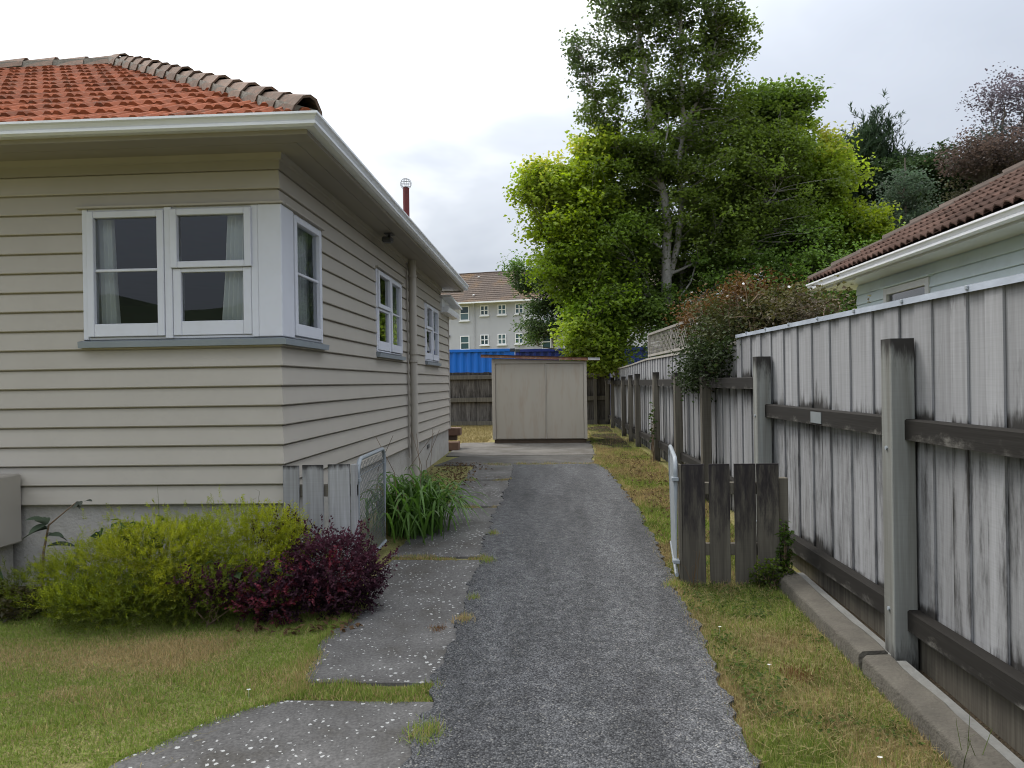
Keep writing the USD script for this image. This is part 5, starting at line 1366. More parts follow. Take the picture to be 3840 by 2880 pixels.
# reddish small-leaved tree and the sparse purple one
MG = np.array([32.6, 46.0, 0.2])
limbs = [([MG, MG + [0, 0, 6], MG + [0.4, 0, 10], MG + [1.2, 0, 15.5]], 0.25, 0.05), ([MG + [0.3, 0, 9], MG + [2.0, 0, 13], MG + [2.6, 0, 16.5]], 0.12, 0.03), ([MG + [0.3, 0, 9], MG + [-0.8, 0, 13]], 0.10, 0.03), ([MG + [1.0, 0, 12.5], MG + [0.4, 0, 15.5]], 0.06, 0.02)]
lobes = [((34.2, 46, 15.8), (1.9, 1.6, 1.9), 1.5, (0.05, 0.042, 0.05)), ((35.5, 46, 13.8), (1.6, 1.4, 1.4), 0.9, (0.042, 0.037, 0.042)), ((33.0, 46, 14.0), (0.9, 0.9, 0.7), 0.5, (0.03, 0.04, 0.035)), ((33.6, 46.2, 12.8), (1.6, 1, 0.7), 0.7, (0.04, 0.045, 0.04))]
tree("purple_tree", "thin sparse tree with purplish small leaves at the right edge", MG, limbs, lobes, 200, 46, 0.17, 0.5, None, 27, "bark_dark", gaps=0.36, shift=(-5.7, 1.14))
MH = np.array([31.6, 43.0, 0.2])
limbs = [([MH, MH + [0, 0, 5], MH + [0.3, 0, 9]], 0.2, 0.05), ([MH + [0, 0, 4], MH + [1.5, 0, 8.5]], 0.1, 0.03)]
lobes = [((31.6, 43, 10.4), (1.9, 1.3, 1.3), 1.5, (0.045, 0.032, 0.027)), ((33.6, 43, 10.6), (1.8, 1.2, 1.2), 1.2, (0.042, 0.029, 0.025)), ((32.4, 43, 8.6), (2.8, 1.2, 1.2), 1.2, (0.03, 0.03, 0.016))]
tree("reddish_tree", "dull reddish brown twiggy tree above the brown tiled roof", MH, limbs, lobes, 190, 80, 0.15, 0.45, None, 28, "bark_dark", gaps=0.3, shift=(-6.7, 1.36))
MI = np.array([19.6, 37.5, 0.2])
limbs = [([MI, MI + [0, 0, 4], MI + [0.2, 0, 9]], 0.18, 0.03), ([MI + [0, 0, 3], MI + [0.9, 0, 6.5]], 0.08, 0.02)]
lobes = [((19.9, 37.5, 8.0), (1.2, 1.0, 1.2), 1.2, (0.032, 0.048, 0.03)), ((20.6, 37.5, 6.6), (1.2, 1.0, 1.2), 1.2, (0.03, 0.044, 0.027)), ((19.0, 37.5, 6.4), (1.2, 1.0, 1.4), 1.0, (0.028, 0.04, 0.024))]
tree("grey_green_tree", "small grey-green tree just left of the brown roof's end", MI, limbs, lobes, 120, 80, 0.13, 0.34, None, 29, "bark_dark", gaps=0.3, shift=(-1.8, 1.37))
# low dark shrubbery behind the fence foot and the shed, filling under the trees
MJ = np.array([4.6, 18.2, 0.15])
limbs = [([MJ, MJ + [0, 0, 1.2], MJ + [0.4, 0, 2.4]], 0.06, 0.02), ([MJ, MJ + [1.2, 0, 2.2]], 0.04, 0.02)]
lobes = [((5.4, 18.6, 2.9), (2.2, 0.9, 1.1), 2.0, (0.045, 0.075, 0.016)), ((3.2, 18.8, 2.2), (1.0, 0.7, 0.8), 0.8, (0.03, 0.05, 0.013)), ((7.4, 18.4, 3.4), (1.4, 0.9, 1.2), 1.2, (0.06, 0.10, 0.02))]
tree("garden_shrub", "dense green shrubbery under the tall tree behind the fence", MJ, limbs, lobes, 130, 100, 0.09, 0.3, None, 30, "bark_dark", cat="shrub")
MK = np.array([1.15, 23.6, 0.2])
limbs = [([MK, MK + [0, 0, 1.0], MK + [0.1, 0, 1.6]], 0.04, 0.015)]
tree("dark_shrub", "small dark shrub between shed roof and back fence corner", MK, limbs, [((1.15, 23.6, 1.6), (0.5, 0.4, 0.5), 1, (0.03, 0.04, 0.018))], 26, 70, 0.08, 0.16, None, 31, "bark_dark", cat="shrub")

# climbing rose over the fence
rng = np.random.default_rng(41)
RB = np.array([2.2, 9.0, 0.05])
limbs = [([RB, RB + [0.0, -0.3, 1.2], RB + [-0.1, -0.6, 2.0], RB + [-0.1, -1.6, 2.35]], 0.03, 0.01), ([RB, RB + [0.1, 0.2, 1.4], RB + [0.1, 0.6, 2.2]], 0.03, 0.01), ([RB + [0, 0, 1.2], RB + [0.3, 1.6, 2.3], RB + [0.3, 3.0, 2.4]], 0.02, 0.008), ([RB + [0, 0, 1.6], RB + [0.4, -2.0, 2.2]], 0.02, 0.008)]
RUST, ROSEG = (0.060, 0.032, 0.012), (0.024, 0.036, 0.010)
lobes = [((2.25, 8.6, 2.30), (0.35, 1.3, 0.22), 1.8, (0.036, 0.038, 0.012)), ((2.2, 9.6, 2.42), (0.35, 1.1, 0.20), 1.1, RUST), ((2.4, 7.4, 2.20), (0.35, 0.9, 0.20), 1.1, (0.042, 0.038, 0.013)), ((2.05, 8.6, 1.95), (0.25, 1.0, 0.3), 1.4, ROSEG), ((1.90, 8.8, 1.78), (0.16, 0.85, 0.28), 1.5, (0.018, 0.027, 0.010)), ((1.86, 9.4, 1.58), (0.12, 0.6, 0.16), 0.6, (0.02, 0.03, 0.011)), ((2.0, 8.3, 2.1), (0.2, 0.8, 0.2), 0.9, (0.028, 0.032, 0.011)), ((2.3, 8.2, 2.55), (0.3, 0.8, 0.10), 0.5, RUST), ((2.4, 6.9, 2.16), (0.25, 0.6, 0.14), 0.45, (0.06, 0.048, 0.032)), ((2.35, 11.0, 2.5), (0.3, 1.2, 0.2), 0.6, RUST)]
rose = tree("climbing_rose", "sprawling climbing rose with rusty leaves and white flowers over the fence", RB, limbs, lobes, 330, 62, 0.048, 0.13, None, 32, "stem_brown", "leaf_dark", flat=0.7, cat="rose", thin=0.004)
for k in range(24):
    p = np.array([rng.uniform(1.85, 2.3), rng.uniform(6.8, 10.5), rng.uniform(2.15, 2.55)])
    if k % 2:
        continue
    mb = MB()
    a = rng.uniform(0, 6.28)
    for j in range(5):
        b = a + j * 1.257
        d = np.array([math.cos(b) * 0.3 - 0.25, math.sin(b) * 0.8 - 0.4, 0.35 + 0.5 * math.sin(b)]); d /= np.linalg.norm(d)
        s = np.cross(d, [-0.3, -0.6, 0.7]); s /= np.linalg.norm(s)
        mb.add([p, p + d * 0.016 + s * 0.011, p + d * 0.028, p + d * 0.016 - s * 0.011], np.array([[0, 1, 2, 3]]))
    vv, ff = mb.arrays()
    obj("flower", (vv, ff), "petal", rose, tint=np.tile((0.75, 0.73, 0.72), (len(vv), 1)))
mb = MB()
for k in range(40):
    p = np.array([rng.uniform(1.9, 2.3), rng.uniform(7.0, 10.4), rng.uniform(1.9, 2.3)])
    d = np.array([rng.normal(-0.1, 0.12), rng.normal(0, 0.35), rng.uniform(0.1, 0.45)])
    mb.tube([p, p + d * 0.5, p + d + [0, 0, -0.12]], [0.003, 0.0025, 0.0015], 4, cap=False)
obj("cane", mb, "stem_brown", rose)

# yellow-green feathery shrub in front of the house
def shrub_sprigs(name, label, base, lobes, n, seed, sprig, per, ll, lw, look="leaf", upb=0.9, cat="shrub", stem="stem_brown"):
    rng = np.random.default_rng(seed)
    t = thing(name, label, cat, base)
    w = np.array([l[2] for l in lobes]); w = w / w.sum()
    P, Dv, T = [], [], []
    stems = MB()
    ks = rng.choice(len(lobes), n, p=w)
    for k in ks:
        c, r, _, tint = lobes[k]
        d = rng.normal(0, 1, 3); d /= np.linalg.norm(d)
        p = np.asarray(c) + d * np.asarray(r) * rng.uniform(0.3, 1.0) ** 0.4
        if rng.random() < 0.07:
            p = np.asarray(c) + d * np.asarray(r) * rng.uniform(1.05, 1.4)
        if p[2] < base[2] + 0.02:
            p[2] = base[2] + rng.uniform(0.02, 0.15)
        dr = d * 0.8 + rng.normal(0, 0.35, 3); dr[2] += upb
        dr /= np.linalg.norm(dr)
        L = sprig * rng.uniform(0.5, 1.3)
        m = int(per * rng.uniform(0.7, 1.3))
        s = np.linspace(0, 1, m)
        P.append(p + dr * (s * L)[:, None])
        a = s * 40 + rng.uniform(0, 6)
        ref = np.array([0.3, 0.9, 0.2]); e1 = np.cross(dr, ref); e1 /= np.linalg.norm(e1); e2 = np.cross(dr, e1)
        Dv.append(dr * 0.9 + e1 * np.cos(a)[:, None] + e2 * np.sin(a)[:, None])
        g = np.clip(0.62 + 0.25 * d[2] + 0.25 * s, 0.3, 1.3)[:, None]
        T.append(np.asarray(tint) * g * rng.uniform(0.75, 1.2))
        if len(P) % max(1, n // 8) == 1:
            stems.tube([np.array([base[0], base[1], base[2]]) * 0.75 + p * 0.25 + [0, 0, 0.02], p * 0.8 + np.array([base[0], base[1], base[2] + 0.1]) * 0.2, p], [0.005, 0.003, 0.0015], 3, cap=False)
    P, Dv, T = np.vstack(P), np.vstack(Dv), np.vstack(T)
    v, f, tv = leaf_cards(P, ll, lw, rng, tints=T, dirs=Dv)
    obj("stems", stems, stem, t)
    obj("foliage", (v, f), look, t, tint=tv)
    return t


SB = (-2.75, 4.98, -0.02)
YG, YG2, OG = (0.42, 0.47, 0.028), (0.54, 0.56, 0.04), (0.20, 0.25, 0.022)
lobes = [((-2.75, 4.98, 0.30), (0.66, 0.36, 0.30), 2.4, YG), ((-2.25, 5.0, 0.42), (0.44, 0.30, 0.26), 1.6, YG), ((-3.2, 4.96, 0.24), (0.46, 0.34, 0.22), 1.5, YG), ((-2.9, 4.66, 0.12), (0.50, 0.26, 0.17), 1.4, OG), ((-2.05, 5.12, 0.50), (0.22, 0.18, 0.14), 0.6, YG2), ((-2.7, 4.8, 0.44), (0.4, 0.25, 0.15), 1.0, YG2), ((-1.90, 5.1, 0.40), (0.14, 0.14, 0.14), 0.35, YG2), ((-3.65, 5.0, 0.12), (0.34, 0.28, 0.15), 0.8, OG), ((-2.35, 4.76, 0.18), (0.40, 0.22, 0.2), 1.1, OG), ((-2.0, 4.86, 0.30), (0.16, 0.12, 0.1), 0.25, YG2), ((-3.15, 4.62, 0.14), (0.25, 0.14, 0.10), 0.4, YG), ((-2.5, 4.6, 0.26), (0.14, 0.08, 0.08), 0.2, YG2)]
shrub_sprigs("feathery_shrub", "feathery yellow-green shrub sprawling below the corner window", SB, lobes, 6400, 51, 0.085, 18, 0.020, 0.0058, upb=0.6)
# purple-leaved shrub next to it
PB = (-1.55, 4.95, -0.02)
PU, PU2, PR = (0.105, 0.034, 0.055), (0.070, 0.027, 0.045), (0.19, 0.035, 0.055)
lobes = [((-1.56, 4.98, 0.26), (0.30, 0.24, 0.20), 2.0, PU), ((-1.46, 4.95, 0.14), (0.22, 0.22, 0.15), 1.2, PU2), ((-1.85, 4.80, 0.12), (0.24, 0.18, 0.14), 1.0, PU2), ((-2.05, 4.70, 0.20), (0.24, 0.11, 0.07), 0.6, PU), ((-1.92, 4.66, 0.11), (0.18, 0.10, 0.08), 0.3, PR), ((-1.6, 4.80, 0.24), (0.2, 0.1, 0.12), 0.3, PR), ((-1.72, 4.92, 0.34), (0.12, 0.1, 0.09), 0.3, PU), ((-1.32, 5.0, 0.28), (0.12, 0.1, 0.08), 0.25, PU), ((-2.32, 4.66, 0.24), (0.16, 0.08, 0.05), 0.3, PU), ((-2.0, 5.15, 0.46), (0.12, 0.1, 0.1), 0.25, (0.10, 0.05, 0.035)), ((-1.45, 4.82, 0.08), (0.14, 0.12, 0.07), 0.3, PU2)]
shrub_sprigs("purple_shrub", "dark purple leaved shrub against the left stub fence", PB, lobes, 1450, 52, 0.11, 11, 0.026, 0.017, "leaf_dark", upb=0.30)

# strap-leaved clump beside the left gate
rng = np.random.default_rng(53)
CB = np.array([-1.42, 7.25, 0.05])
mb_v, mb_f, mb_t, cnt = [], [], [], 0
for k in range(430):
    a = rng.uniform(0, 2 * np.pi)
    b0 = CB + [rng.normal(0, 0.17), rng.normal(0, 0.22), 0]
    R_ = rng.uniform(0.15, 0.62); H_ = rng.uniform(0.42, 0.86)
    dirv = np.array([math.cos(a), math.sin(a), 0])
    if b0[0] + dirv[0] * R_ < CX + 0.12:
        R_ = max(0.05, R_ * 0.3)
    t = np.linspace(0, 1, 9)
    end = rng.uniform(0.15, 0.8)
    zz = H_ * (2.1 * t - (2.1 - end) * t ** 2.2) * 0.85
    pts = b0 + dirv * (R_ * t ** 1.3)[:, None] + np.stack([0 * t, 0 * t, np.maximum(zz, 0.0)], 1)
    wd = 0.012 * np.sin(np.pi * np.clip(0.12 + 0.88 * t, 0, 1)) ** 0.6 * rng.uniform(0.8, 1.3) + 0.0008
    sd = np.cross(dirv, [0, 0, 1.0]) + np.array([0, 0, rng.normal(0, 0.3)])
    sd /= np.linalg.norm(sd)
    v = np.stack([pts - sd * wd[:, None], pts + sd * wd[:, None]], 1).reshape(-1, 3)
    i = np.arange(8) * 2
    mb_v.append(v); mb_f.append(np.concatenate([np.stack([i, i + 1, i + 3], 1), np.stack([i, i + 3, i + 2], 1)]) + cnt); cnt += len(v)
    tt = np.array((0.12, 0.225, 0.045)) * rng.uniform(0.6, 1.5) if rng.random() > 0.05 else np.array((0.22, 0.2, 0.06))
    mb_t.append(np.tile(tt, (len(v), 1)))
cl_ = thing("strap_leaf_clump", "arching strap-leaved green clump between open gate and house wall", "plant", CB)
obj("leaves", (np.vstack(mb_v), np.vstack(mb_f)), "leaf", cl_, tint=np.vstack(mb_t), smooth=True)
mb = MB()
for k in range(7):
    p = CB + [rng.normal(0.0, 0.15), rng.normal(0.2, 0.25), 0.2]
    mb.tube([p, p + [rng.normal(0, 0.05), rng.normal(0, 0.05), 0.45], p + [rng.normal(0, 0.1), rng.normal(0, 0.1), 0.8]], [0.004, 0.003, 0.002], 4)
obj("flower_stalks", mb, "stem_brown", cl_)

# broad-leaved sapling at the porch wall, trailing greenery
rng = np.random.default_rng(54)
SA = np.array([-3.78, 5.1, 0.0])
t = thing("sapling", "grey-green broad-leaved sapling beside the low porch wall", "plant", SA)
obj("stem", MB().tube([SA, SA + [0.02, 0, 0.35], SA + [0.05, 0.02, 0.55], SA + [0.25, 0.05, 0.72]], [0.011, 0.009, 0.007, 0.003], 6), "stem_brown", t)


def broad_leaf(p, d, L, W, rng, n=6):
    d = np.asarray(d, float) / np.linalg.norm(d)
    s = np.cross(d, [0.1, -0.3, 1.0]); s /= np.linalg.norm(s)
    nn = np.cross(s, d)
    u = np.linspace(0, 1, n)
    w = W / 2 * np.sin(np.pi * (0.05 + 0.95 * u)) ** 0.8
    c = p + d * (u * L)[:, None] - np.array([0, 0, 1]) * (u ** 2 * L * 0.3)[:, None]
    v = np.stack([c - s * w[:, None] + nn * w[:, None] * 0.3, c, c + s * w[:, None] + nn * w[:, None] * 0.3], 1).reshape(-1, 3)
    f = []
    for k in range(n - 1):
        a = k * 3
        f += [[a, a + 1, a + 4], [a, a + 4, a + 3], [a + 1, a + 2, a + 5], [a + 1, a + 5, a + 4]]
    return v, np.array(f)


for k in range(9):
    a = rng.uniform(0, 6.28)
    v, f = broad_leaf(SA + [0.05, 0.0, rng.uniform(0.38, 0.6)], [math.cos(a), math.sin(a) * 0.7 - 0.2, rng.uniform(-0.2, 0.5)], rng.uniform(0.13, 0.2), rng.uniform(0.06, 0.085), rng)
    obj("leaf", (v, f), "leaf_dark", t, tint=np.tile((0.10, 0.135, 0.085), (len(v), 1)), smooth=True)
for k in range(4):
    v, f = broad_leaf(SA + [0.25 + 0.02 * k, 0.05, 0.72], [rng.normal(0.5, 0.5), -0.5, rng.uniform(-0.3, 0.5)], 0.09, 0.035, rng)
    obj("leaf", (v, f), "leaf_dark", t, tint=np.tile((0.13, 0.14, 0.11), (len(v), 1)), smooth=True)


def leafy(name, label, c, r, n, ls, col, seed, cat="plant", w=0.8, look="leaf", up=0.8):
    rng = np.random.default_rng(seed)
    c = np.asarray(c, float)
    d = rng.normal(0, 1, (n, 3)); d /= np.linalg.norm(d, axis=1, keepdims=True)
    p = c + d * np.asarray(r) * rng.uniform(0.1, 1, (n, 1)) ** 0.4
    p[:, 2] = np.maximum(p[:, 2], gz(p[:, 1]) + 0.01)
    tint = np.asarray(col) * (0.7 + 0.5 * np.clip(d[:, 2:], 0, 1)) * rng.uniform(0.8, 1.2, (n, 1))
    v, f, tv = leaf_cards(p, ls, ls * w, rng, tints=tint, up=up)
    base = np.array([c[0], c[1], float(gz(c[1]))])
    th_ = thing(name, label, cat, base)
    mb = MB()
    for k in range(10):
        q = p[int(rng.integers(0, n))]
        mb.tube([base + [rng.normal(0, 0.03), rng.normal(0, 0.03), 0], (base + q) / 2 + [0, 0, 0.03], q], [0.004, 0.003, 0.0015], 4, cap=False)
    obj("stems", mb, "stem_brown", th_)
    obj("leaves", (v, f), look, th_, tint=tv)


leafy("broad_leaf_plant", "big-leaved green plant at the foot of the porch wall", (-4.25, 4.95, 0.18), (0.28, 0.2, 0.2), 60, 0.15, (0.045, 0.09, 0.025), 61, w=0.75)
leafy("ground_cover_plant", "low bronzy weeds between sapling and yellow-green shrub", (-3.9, 4.85, 0.05), (0.45, 0.25, 0.12), 1500, 0.035, (0.075, 0.065, 0.02), 62)
leafy("weed_patch", "leafy green weeds at the left edge below the porch wall", (-4.5, 4.7, 0.03), (0.4, 0.3, 0.09), 900, 0.04, (0.075, 0.10, 0.02), 63)
leafy("corner_weed", "low yellow-green weed spreading from the dark stub fence corner", (1.60, 5.42, 0.10), (0.18, 0.08, 0.12), 420, 0.030, (0.10, 0.15, 0.016), 64)
leafy("corner_weed", "taller green weed between dark stub fence and paling fence", (1.72, 5.48, 0.28), (0.06, 0.06, 0.22), 260, 0.042, (0.085, 0.15, 0.02), 65, w=0.5)
leafy("vine_sprig", "small ivy sprig climbing the far fence beyond the right gate", (1.70, 12.4, 0.85), (0.05, 0.15, 0.35), 60, 0.06, (0.05, 0.085, 0.02), 66)
leafy("shrub_weed", "round-leaved green creeper growing through the yellow-green shrub", (-2.95, 5.0, 0.52), (0.30, 0.2, 0.12), 46, 0.075, (0.07, 0.125, 0.04), 67, w=0.9)
leafy("shrub_weed", "heart-leaved green creeper low in front of the shrubs", (-2.3, 4.68, 0.24), (0.6, 0.05, 0.16), 30, 0.06, (0.08, 0.13, 0.05), 68, w=0.9)

# ------------------------------------------------------------------ grass, weeds, litter
rng = np.random.default_rng(71)
DRY, DRY2, GR, GR2 = np.array((0.60, 0.46, 0.23)), np.array((0.46, 0.34, 0.17)), np.array((0.21, 0.32, 0.055)), np.array((0.36, 0.41, 0.10))


def colour_mix(dry, n, rng):
    pick = rng.random(n) < dry
    a, b = rng.random((n, 1)), rng.random((n, 1))
    return np.where(pick[:, None], DRY * a + DRY2 * (1 - a), GR * b + GR2 * (1 - b))


N = 260000
px, py = rng.uniform(-5.6, -1.2, N), 2.4 + 3.1 * rng.random(N) ** 0.9
keep = (px < np.interp(py, [p[1] for p in SLL], [p[0] for p in SLL], left=-2.15) + rng.normal(0, 0.045, N) * 1.0) & ~((px < -4.0) & (py > 4.75))
keep &= ~((py > 3.6) & (px > -1.35)) | (py > 4.9)
px, py = px[keep], py[keep]
fy = rng.uniform(2.85, 5.0, 9000)                       # ragged fringe creeping over the slab edges
fxx = np.interp(fy, [p[1] for p in SLL], [p[0] for p in SLL]) + rng.normal(-0.005, 0.03, 9000) + 0.05 * (meshkit.noise(np.stack([fy * 7, fy * 0, fy * 0], -1), 6) - 0.45)
px, py = np.r_[px, fxx], np.r_[py, fy]
nv = meshkit.fbm(np.stack([px * 0.9, py * 1.3, 0 * px], -1), 4, 9)
band = np.exp(-((py - (4.18 + 0.05 * (px + 3))) / 0.30) ** 2) * np.clip((-1.75 - px) / 0.5, 0, 1) + 0.75 * np.exp(-((py - 3.72) / 0.16) ** 2) * np.clip((-2.3 - px) / 0.5, 0, 1) * (nv > 0.42)
dry = np.clip(band * 1.15 + (nv - 0.5) * 2.6 + 0.12, 0.04, 0.95)
pz = gz(py) + 0.012 * (np.arange(len(py)) >= len(py) - 9000)
tint = colour_mix(dry, len(px), rng)
shade = rng.uniform(0.7, 1.2, (len(px), 1))
v, f, tv = blades(np.stack([px, py, pz], 1), 0.020 + 0.012 * (nv > 0.5), 0.0050, rng, tint * shade, 1.1)
obj("lawn_grass", (v, f), "grass", kind="stuff", label="short patchy green and straw lawn grass at lower left", cat="grass", tint=tv)

N = 150000
py = 2.4 + 20 * rng.random(N) ** 2.0
xl = np.interp(py, [p[1] for p in ASR] + [14.5, 22], [p[0] for p in ASR] + [0.9, 1.0])
xr = np.where(py < 5.5, 1.645, 1.88 - 0.0072 * py)
px = xl - 0.03 + (xr - xl + 0.03) * rng.random(N) + rng.normal(0, 0.02, N) * (py > 3)
keep = (px < xr) & ~((px > 0.95) & (py > 14.8) & (rng.random(N) < 0.85))
px, py = px[keep], py[keep]
nv = meshkit.fbm(np.stack([px * 2.0, py * 1.6, 0 * px], -1), 4, 12)
edge_d = np.clip(1 - (px - np.interp(py, [p[1] for p in ASR], [p[0] for p in ASR])) / 0.15, 0, 1)
dry = np.clip(0.32 + (nv - 0.5) * 2.6 + 0.35 * edge_d + 0.15 * (py > 7.5), 0.08, 0.95)
tint = colour_mix(dry, len(px), rng) * rng.uniform(0.42, 0.95, (len(px), 1)) * (0.8 + 0.5 * meshkit.noise(np.stack([px * 6, py * 6, 0 * px], -1), 4))[:, None]
v, f, tv = blades(np.stack([px, py, gz(py)], 1), 0.036 + 0.02 * rng.random(len(px)), 0.0045 + 0.003 * (py > 6), rng, tint, 1.1)
obj("verge_grass", (v, f), "grass", kind="stuff", label="scruffy grass verge between driveway and paling fence", cat="grass", tint=tv)
# broad little weed leaves in the verge
N = 5200
py = 2.5 + 3.6 * rng.random(N); px = rng.uniform(0.92, 1.6, N)
nv = meshkit.fbm(np.stack([px * 3, py * 3, 0 * px], -1), 3, 15)
k = nv > 0.52
v, f, tv = leaf_cards(np.stack([px, py, gz(py) + rng.uniform(0.008, 0.04, N)], 1)[k], 0.026, 0.016, rng, up=1.6, tints=np.array((0.075, 0.115, 0.022)) * rng.uniform(0.6, 1.5, (int(k.sum()), 1)))
obj("verge_weeds", (v, f), "grass", kind="stuff", label="small leafy weeds through the right grass verge", cat="weeds", tint=tv)
# straw and clippings lying on the verge and lawn
N = 2600
px, py = np.r_[rng.uniform(0.86, 1.62, N), rng.uniform(-5, -1.6, 900)], np.r_[2.5 + 4 * rng.random(N), rng.uniform(2.8, 4.6, 900)]
a = rng.uniform(0, 2 * np.pi, len(px)); L = rng.uniform(0.03, 0.13, len(px))
p0 = np.stack([px, py, gz(py) + rng.uniform(0.02, 0.045, len(px))], 1)
dv = np.stack([np.cos(a), np.sin(a), rng.normal(0, 0.12, len(px))], 1) * L[:, None]
sd = np.stack([-np.sin(a), np.cos(a), 0 * a], 1) * 0.0016
v = np.stack([p0 - sd, p0 + sd, p0 + dv], 1).reshape(-1, 3)
obj("straw_litter", (v, np.arange(len(v)).reshape(-1, 3)), "litter", kind="stuff", label="dry straw and clippings lying on the grass", cat="straw", tint=np.repeat(np.array((0.33, 0.27, 0.13)) * rng.uniform(0.6, 1.2, (len(px), 1)), 3, 0))
# grass growing in the slab joints
for (ja, jb, dens, dr, hh), nm in zip(((3.60, 3.80, 5200, 0.25, 0.035), (4.555, 4.60, 500, 0.8, 0.02), (6.13, 6.26, 2200, 0.7, 0.045), (8.34, 8.48, 1700, 0.75, 0.05), (10.43, 10.56, 1500, 0.7, 0.05), (12.05, 12.35, 2600, 0.65, 0.05)),
                                     ("green grass filling the nearest slab joint", "thin dry grass in the cracked second slab joint", "dry grass and weeds in the joint level with the stub fences", "dry grass in the joint past the strap-leaved clump", "thin dry grass in the joint before the rear crossing", "weedy grass along the end of the chip seal")):
    n = dens
    px = rng.uniform(-1.42, -0.6, n) if jb < 12 else rng.uniform(-1.3, 0.9, n)
    py = rng.uniform(ja, jb, n) + 0.03 * np.sin(px * 9)
    k = meshkit.fbm(np.stack([px * 5, py * 2, 0 * px], -1), 3, 17) > (0.15 if ja < 4 else 0.42)
    px, py = px[k], py[k]
    tint = colour_mix(np.full(len(px), dr), len(px), rng) * rng.uniform(0.6, 1.1, (len(px), 1))
    v, f, tv = blades(np.stack([px, py, gz(py) + 0.005], 1), hh * (0.45 + 0.9 * meshkit.noise(np.stack([px * 9, py * 9, 0 * px], -1), 3)), 0.006, rng, tint, 1.3)
    obj("joint_grass", (v, f), "grass", kind="stuff", label=nm, cat="grass", tint=tv)
# separate tufts along the edge of the chip seal
TU = [(-0.60, 3.28, 0.075, 700, 0.25, "green grass tuft at the seal's edge nearest the camera"), (-0.60, 4.72, 0.055, 300, 0.85, "dry orange tuft on the seal's edge beside the third slab"), (-0.57, 6.10, 0.06, 320, 0.3, "green tuft at the seal's edge level with the stub fences"),
      (-0.58, 5.13, 0.035, 120, 0.3, "tiny green tuft at the seal's edge beside the purple shrub"), (0.90, 5.44, 0.07, 520, 0.45, "weedy tuft at the foot of the right gate"), (-0.60, 7.05, 0.05, 200, 0.3, "small tuft at the seal's edge beside the strap-leaved clump"), (-0.75, 4.56, 0.05, 160, 0.95, "small brown dead tuft on the slab crack"), (1.3, 3.95, 0.09, 500, 1.0, "rust brown dead tuft in the right grass verge")]
for (tx_, ty_, r, n, dr, lb) in TU:
    p = np.array([tx_, ty_, float(gz(ty_)) + 0.012])
    d = rng.normal(0, r * 0.55, (n, 2))
    pos = np.c_[p[0] + d[:, 0], p[1] + d[:, 1] * 1.2, np.full(n, p[2])]
    tint = colour_mix(np.full(n, dr), n, rng)
    if dr >= 0.9:
        tint = np.array((0.22, 0.115, 0.055)) * rng.uniform(0.6, 1.2, (n, 1))
    v, f, tv = blades(pos, 0.05 if dr < 0.9 else 0.03, 0.005, rng, tint, 0.9)
    obj("grass_tuft", (v, f), "grass", label=lb, cat="grass tuft", tint=tv, loc=tuple(p))
# tall stray grass stems by the fence and through the shrubs
for k, (sx_, sy_, h_, lb) in enumerate(((1.66, 3.02, 0.25, "lone green grass stem by the near concrete edging"), (-2.9, 5.2, 0.85, "tall thin grass stem above the yellow-green shrub's left half"), (-2.25, 5.2, 0.82, "tall thin grass stem above the yellow-green shrub's right half"), (1.02, 5.35, 0.3, "reddish seed stem in front of the dark stub fence"))):
    n = 5
    mb = MB()
    for j in range(n):
        p = np.array([sx_ + rng.normal(0, 0.015), sy_ + rng.normal(0, 0.015), float(gz(sy_))])
        q = p + [rng.normal(0, 0.05), rng.normal(0, 0.03), h_ * rng.uniform(0.6, 1)]
        mb.tube([p, (p + q) / 2 + [rng.normal(0, 0.01), 0, 0], q, q + [0.02 * rng.normal(), 0, 0.015]], [0.0022, 0.0018, 0.0012, 0.0006], 3, cap=False)
    vv, ff = mb.arrays()
    obj("wild_grass", (vv, ff), "grass", label=lb, cat="grass stem", loc=(sx_, sy_, float(gz(sy_))), tint=np.tile((0.12, 0.16, 0.04) if k < 3 else (0.2, 0.12, 0.06), (len(vv), 1)))
# dead leaves along the house foot and the far fence
N = 1500
px = np.r_[rng.normal(-1.55, 0.22, 700), rng.normal(1.35, 0.2, 600), rng.uniform(-3.3, -1.25, 200)]
py = np.r_[rng.uniform(8.3, 12.4, 700), rng.uniform(6.5, 13.5, 600), rng.uniform(4.45, 4.75, 200)]
k = (px > -2.05) & (px < 1.75)
v, f, tv = leaf_cards(np.stack([px, py, gz(py) + 0.02 + rng.uniform(0, 0.03, N)], 1)[k], 0.05, 0.03, rng, up=2.0, tints=np.array((0.14, 0.085, 0.045)) * rng.uniform(0.5, 1.4, (int(k.sum()), 1)))
obj("leaf_litter", (v, f), "litter", kind="stuff", label="brown dead leaves by the house foot and far verge", cat="leaf litter", tint=tv)
# rear lawn tufts
N = 30000
px, py = rng.uniform(-5.0, -1.5, N), rng.uniform(16.3, 22.6, N)
tint = np.array((0.30, 0.245, 0.11)) * rng.uniform(0.6, 1.2, (N, 1))
v, f, tv = blades(np.stack([px, py, gz(py)], 1), 0.05, 0.012, rng, tint, 0.8)
obj("dry_grass", (v, f), "grass", kind="stuff", label="dry yellow grass on the back lawn left of the shed", cat="grass", tint=tv)
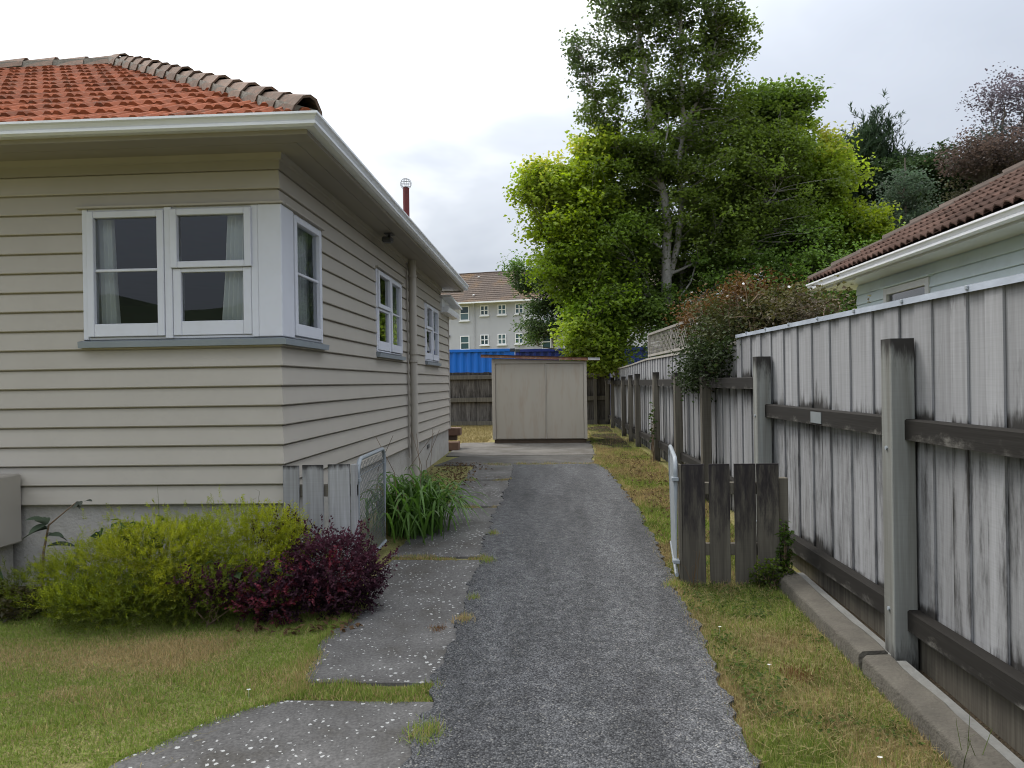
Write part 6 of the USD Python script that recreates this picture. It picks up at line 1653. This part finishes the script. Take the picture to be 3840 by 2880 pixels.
# loose chips and shell bits
def chips(n, xs, ys, size, seed):
    r = np.random.default_rng(seed)
    c = np.stack([r.uniform(*xs, n), ys[0] + (ys[1] - ys[0]) * r.random(n) ** 1.6, np.zeros(n)], 1)
    c[:, 2] = gz(c[:, 1]) + 0.018
    s = size * r.uniform(0.5, 1.4, (n, 1))
    tet = np.array([[1, 0, -0.3], [-0.6, 0.8, -0.3], [-0.5, -0.9, -0.3], [0.1, 0, 0.55]])
    a = r.uniform(0, 6.28, n); ca, sa = np.cos(a), np.sin(a)
    x = tet[None, :, 0] * ca[:, None] - tet[None, :, 1] * sa[:, None]; yv = tet[None, :, 0] * sa[:, None] + tet[None, :, 1] * ca[:, None]
    v = c[:, None] + np.stack([x, yv, np.repeat(tet[None, :, 2], n, 0)], -1) * s[:, None]
    k = np.arange(n) * 4
    f = np.concatenate([np.stack([k, k + 1, k + 3], 1), np.stack([k + 1, k + 2, k + 3], 1), np.stack([k + 2, k, k + 3], 1)])
    return v.reshape(-1, 3), f


obj("loose_gravel", chips(9000, (-0.62, 0.82), (2.5, 9.5), 0.0055, 81), "pebble", kind="stuff", label="loose grey stone chips lying on the driveway", cat="gravel")
vs, fs_ = chips(150, (-0.6, 0.85), (2.6, 9.0), 0.0065, 82)
obj("shell_chips", (vs, fs_), "shell_white", kind="stuff", label="scattered white shell chips on the driveway", cat="shell chips")
# white daisies in the grass
for k, (dx_, dy_, lb) in enumerate(((1.16, 4.0, "white daisy in the right verge near the driveway edge"), (1.02, 4.55, "white daisy head at the verge's driveway side"), (1.35, 3.1, "small white daisy lowest in the right verge"), (-1.60, 3.66, "white daisy at the lawn corner beside the nearest slab"))):
    p = np.array([dx_, dy_, float(gz(dy_)) + 0.04])
    mb = MB()
    for j in range(8):
        a = j * math.pi / 4
        d = np.array([math.cos(a), math.sin(a) * 0.8, 0.25]); s = np.array([-math.sin(a), math.cos(a), 0])
        mb.add([p, p + d * 0.008 + s * 0.003, p + d * 0.013, p + d * 0.008 - s * 0.003], np.array([[0, 1, 2, 3]]))
    mb.tube([p - [0, 0, 0.04], p], 0.0012, 3)
    vv, ff = mb.arrays()
    obj("daisy", (vv, ff), "petal", label=lb, cat="flower", loc=(dx_, dy_, float(gz(dy_))), tint=np.tile((0.72, 0.72, 0.70), (len(vv), 1)))
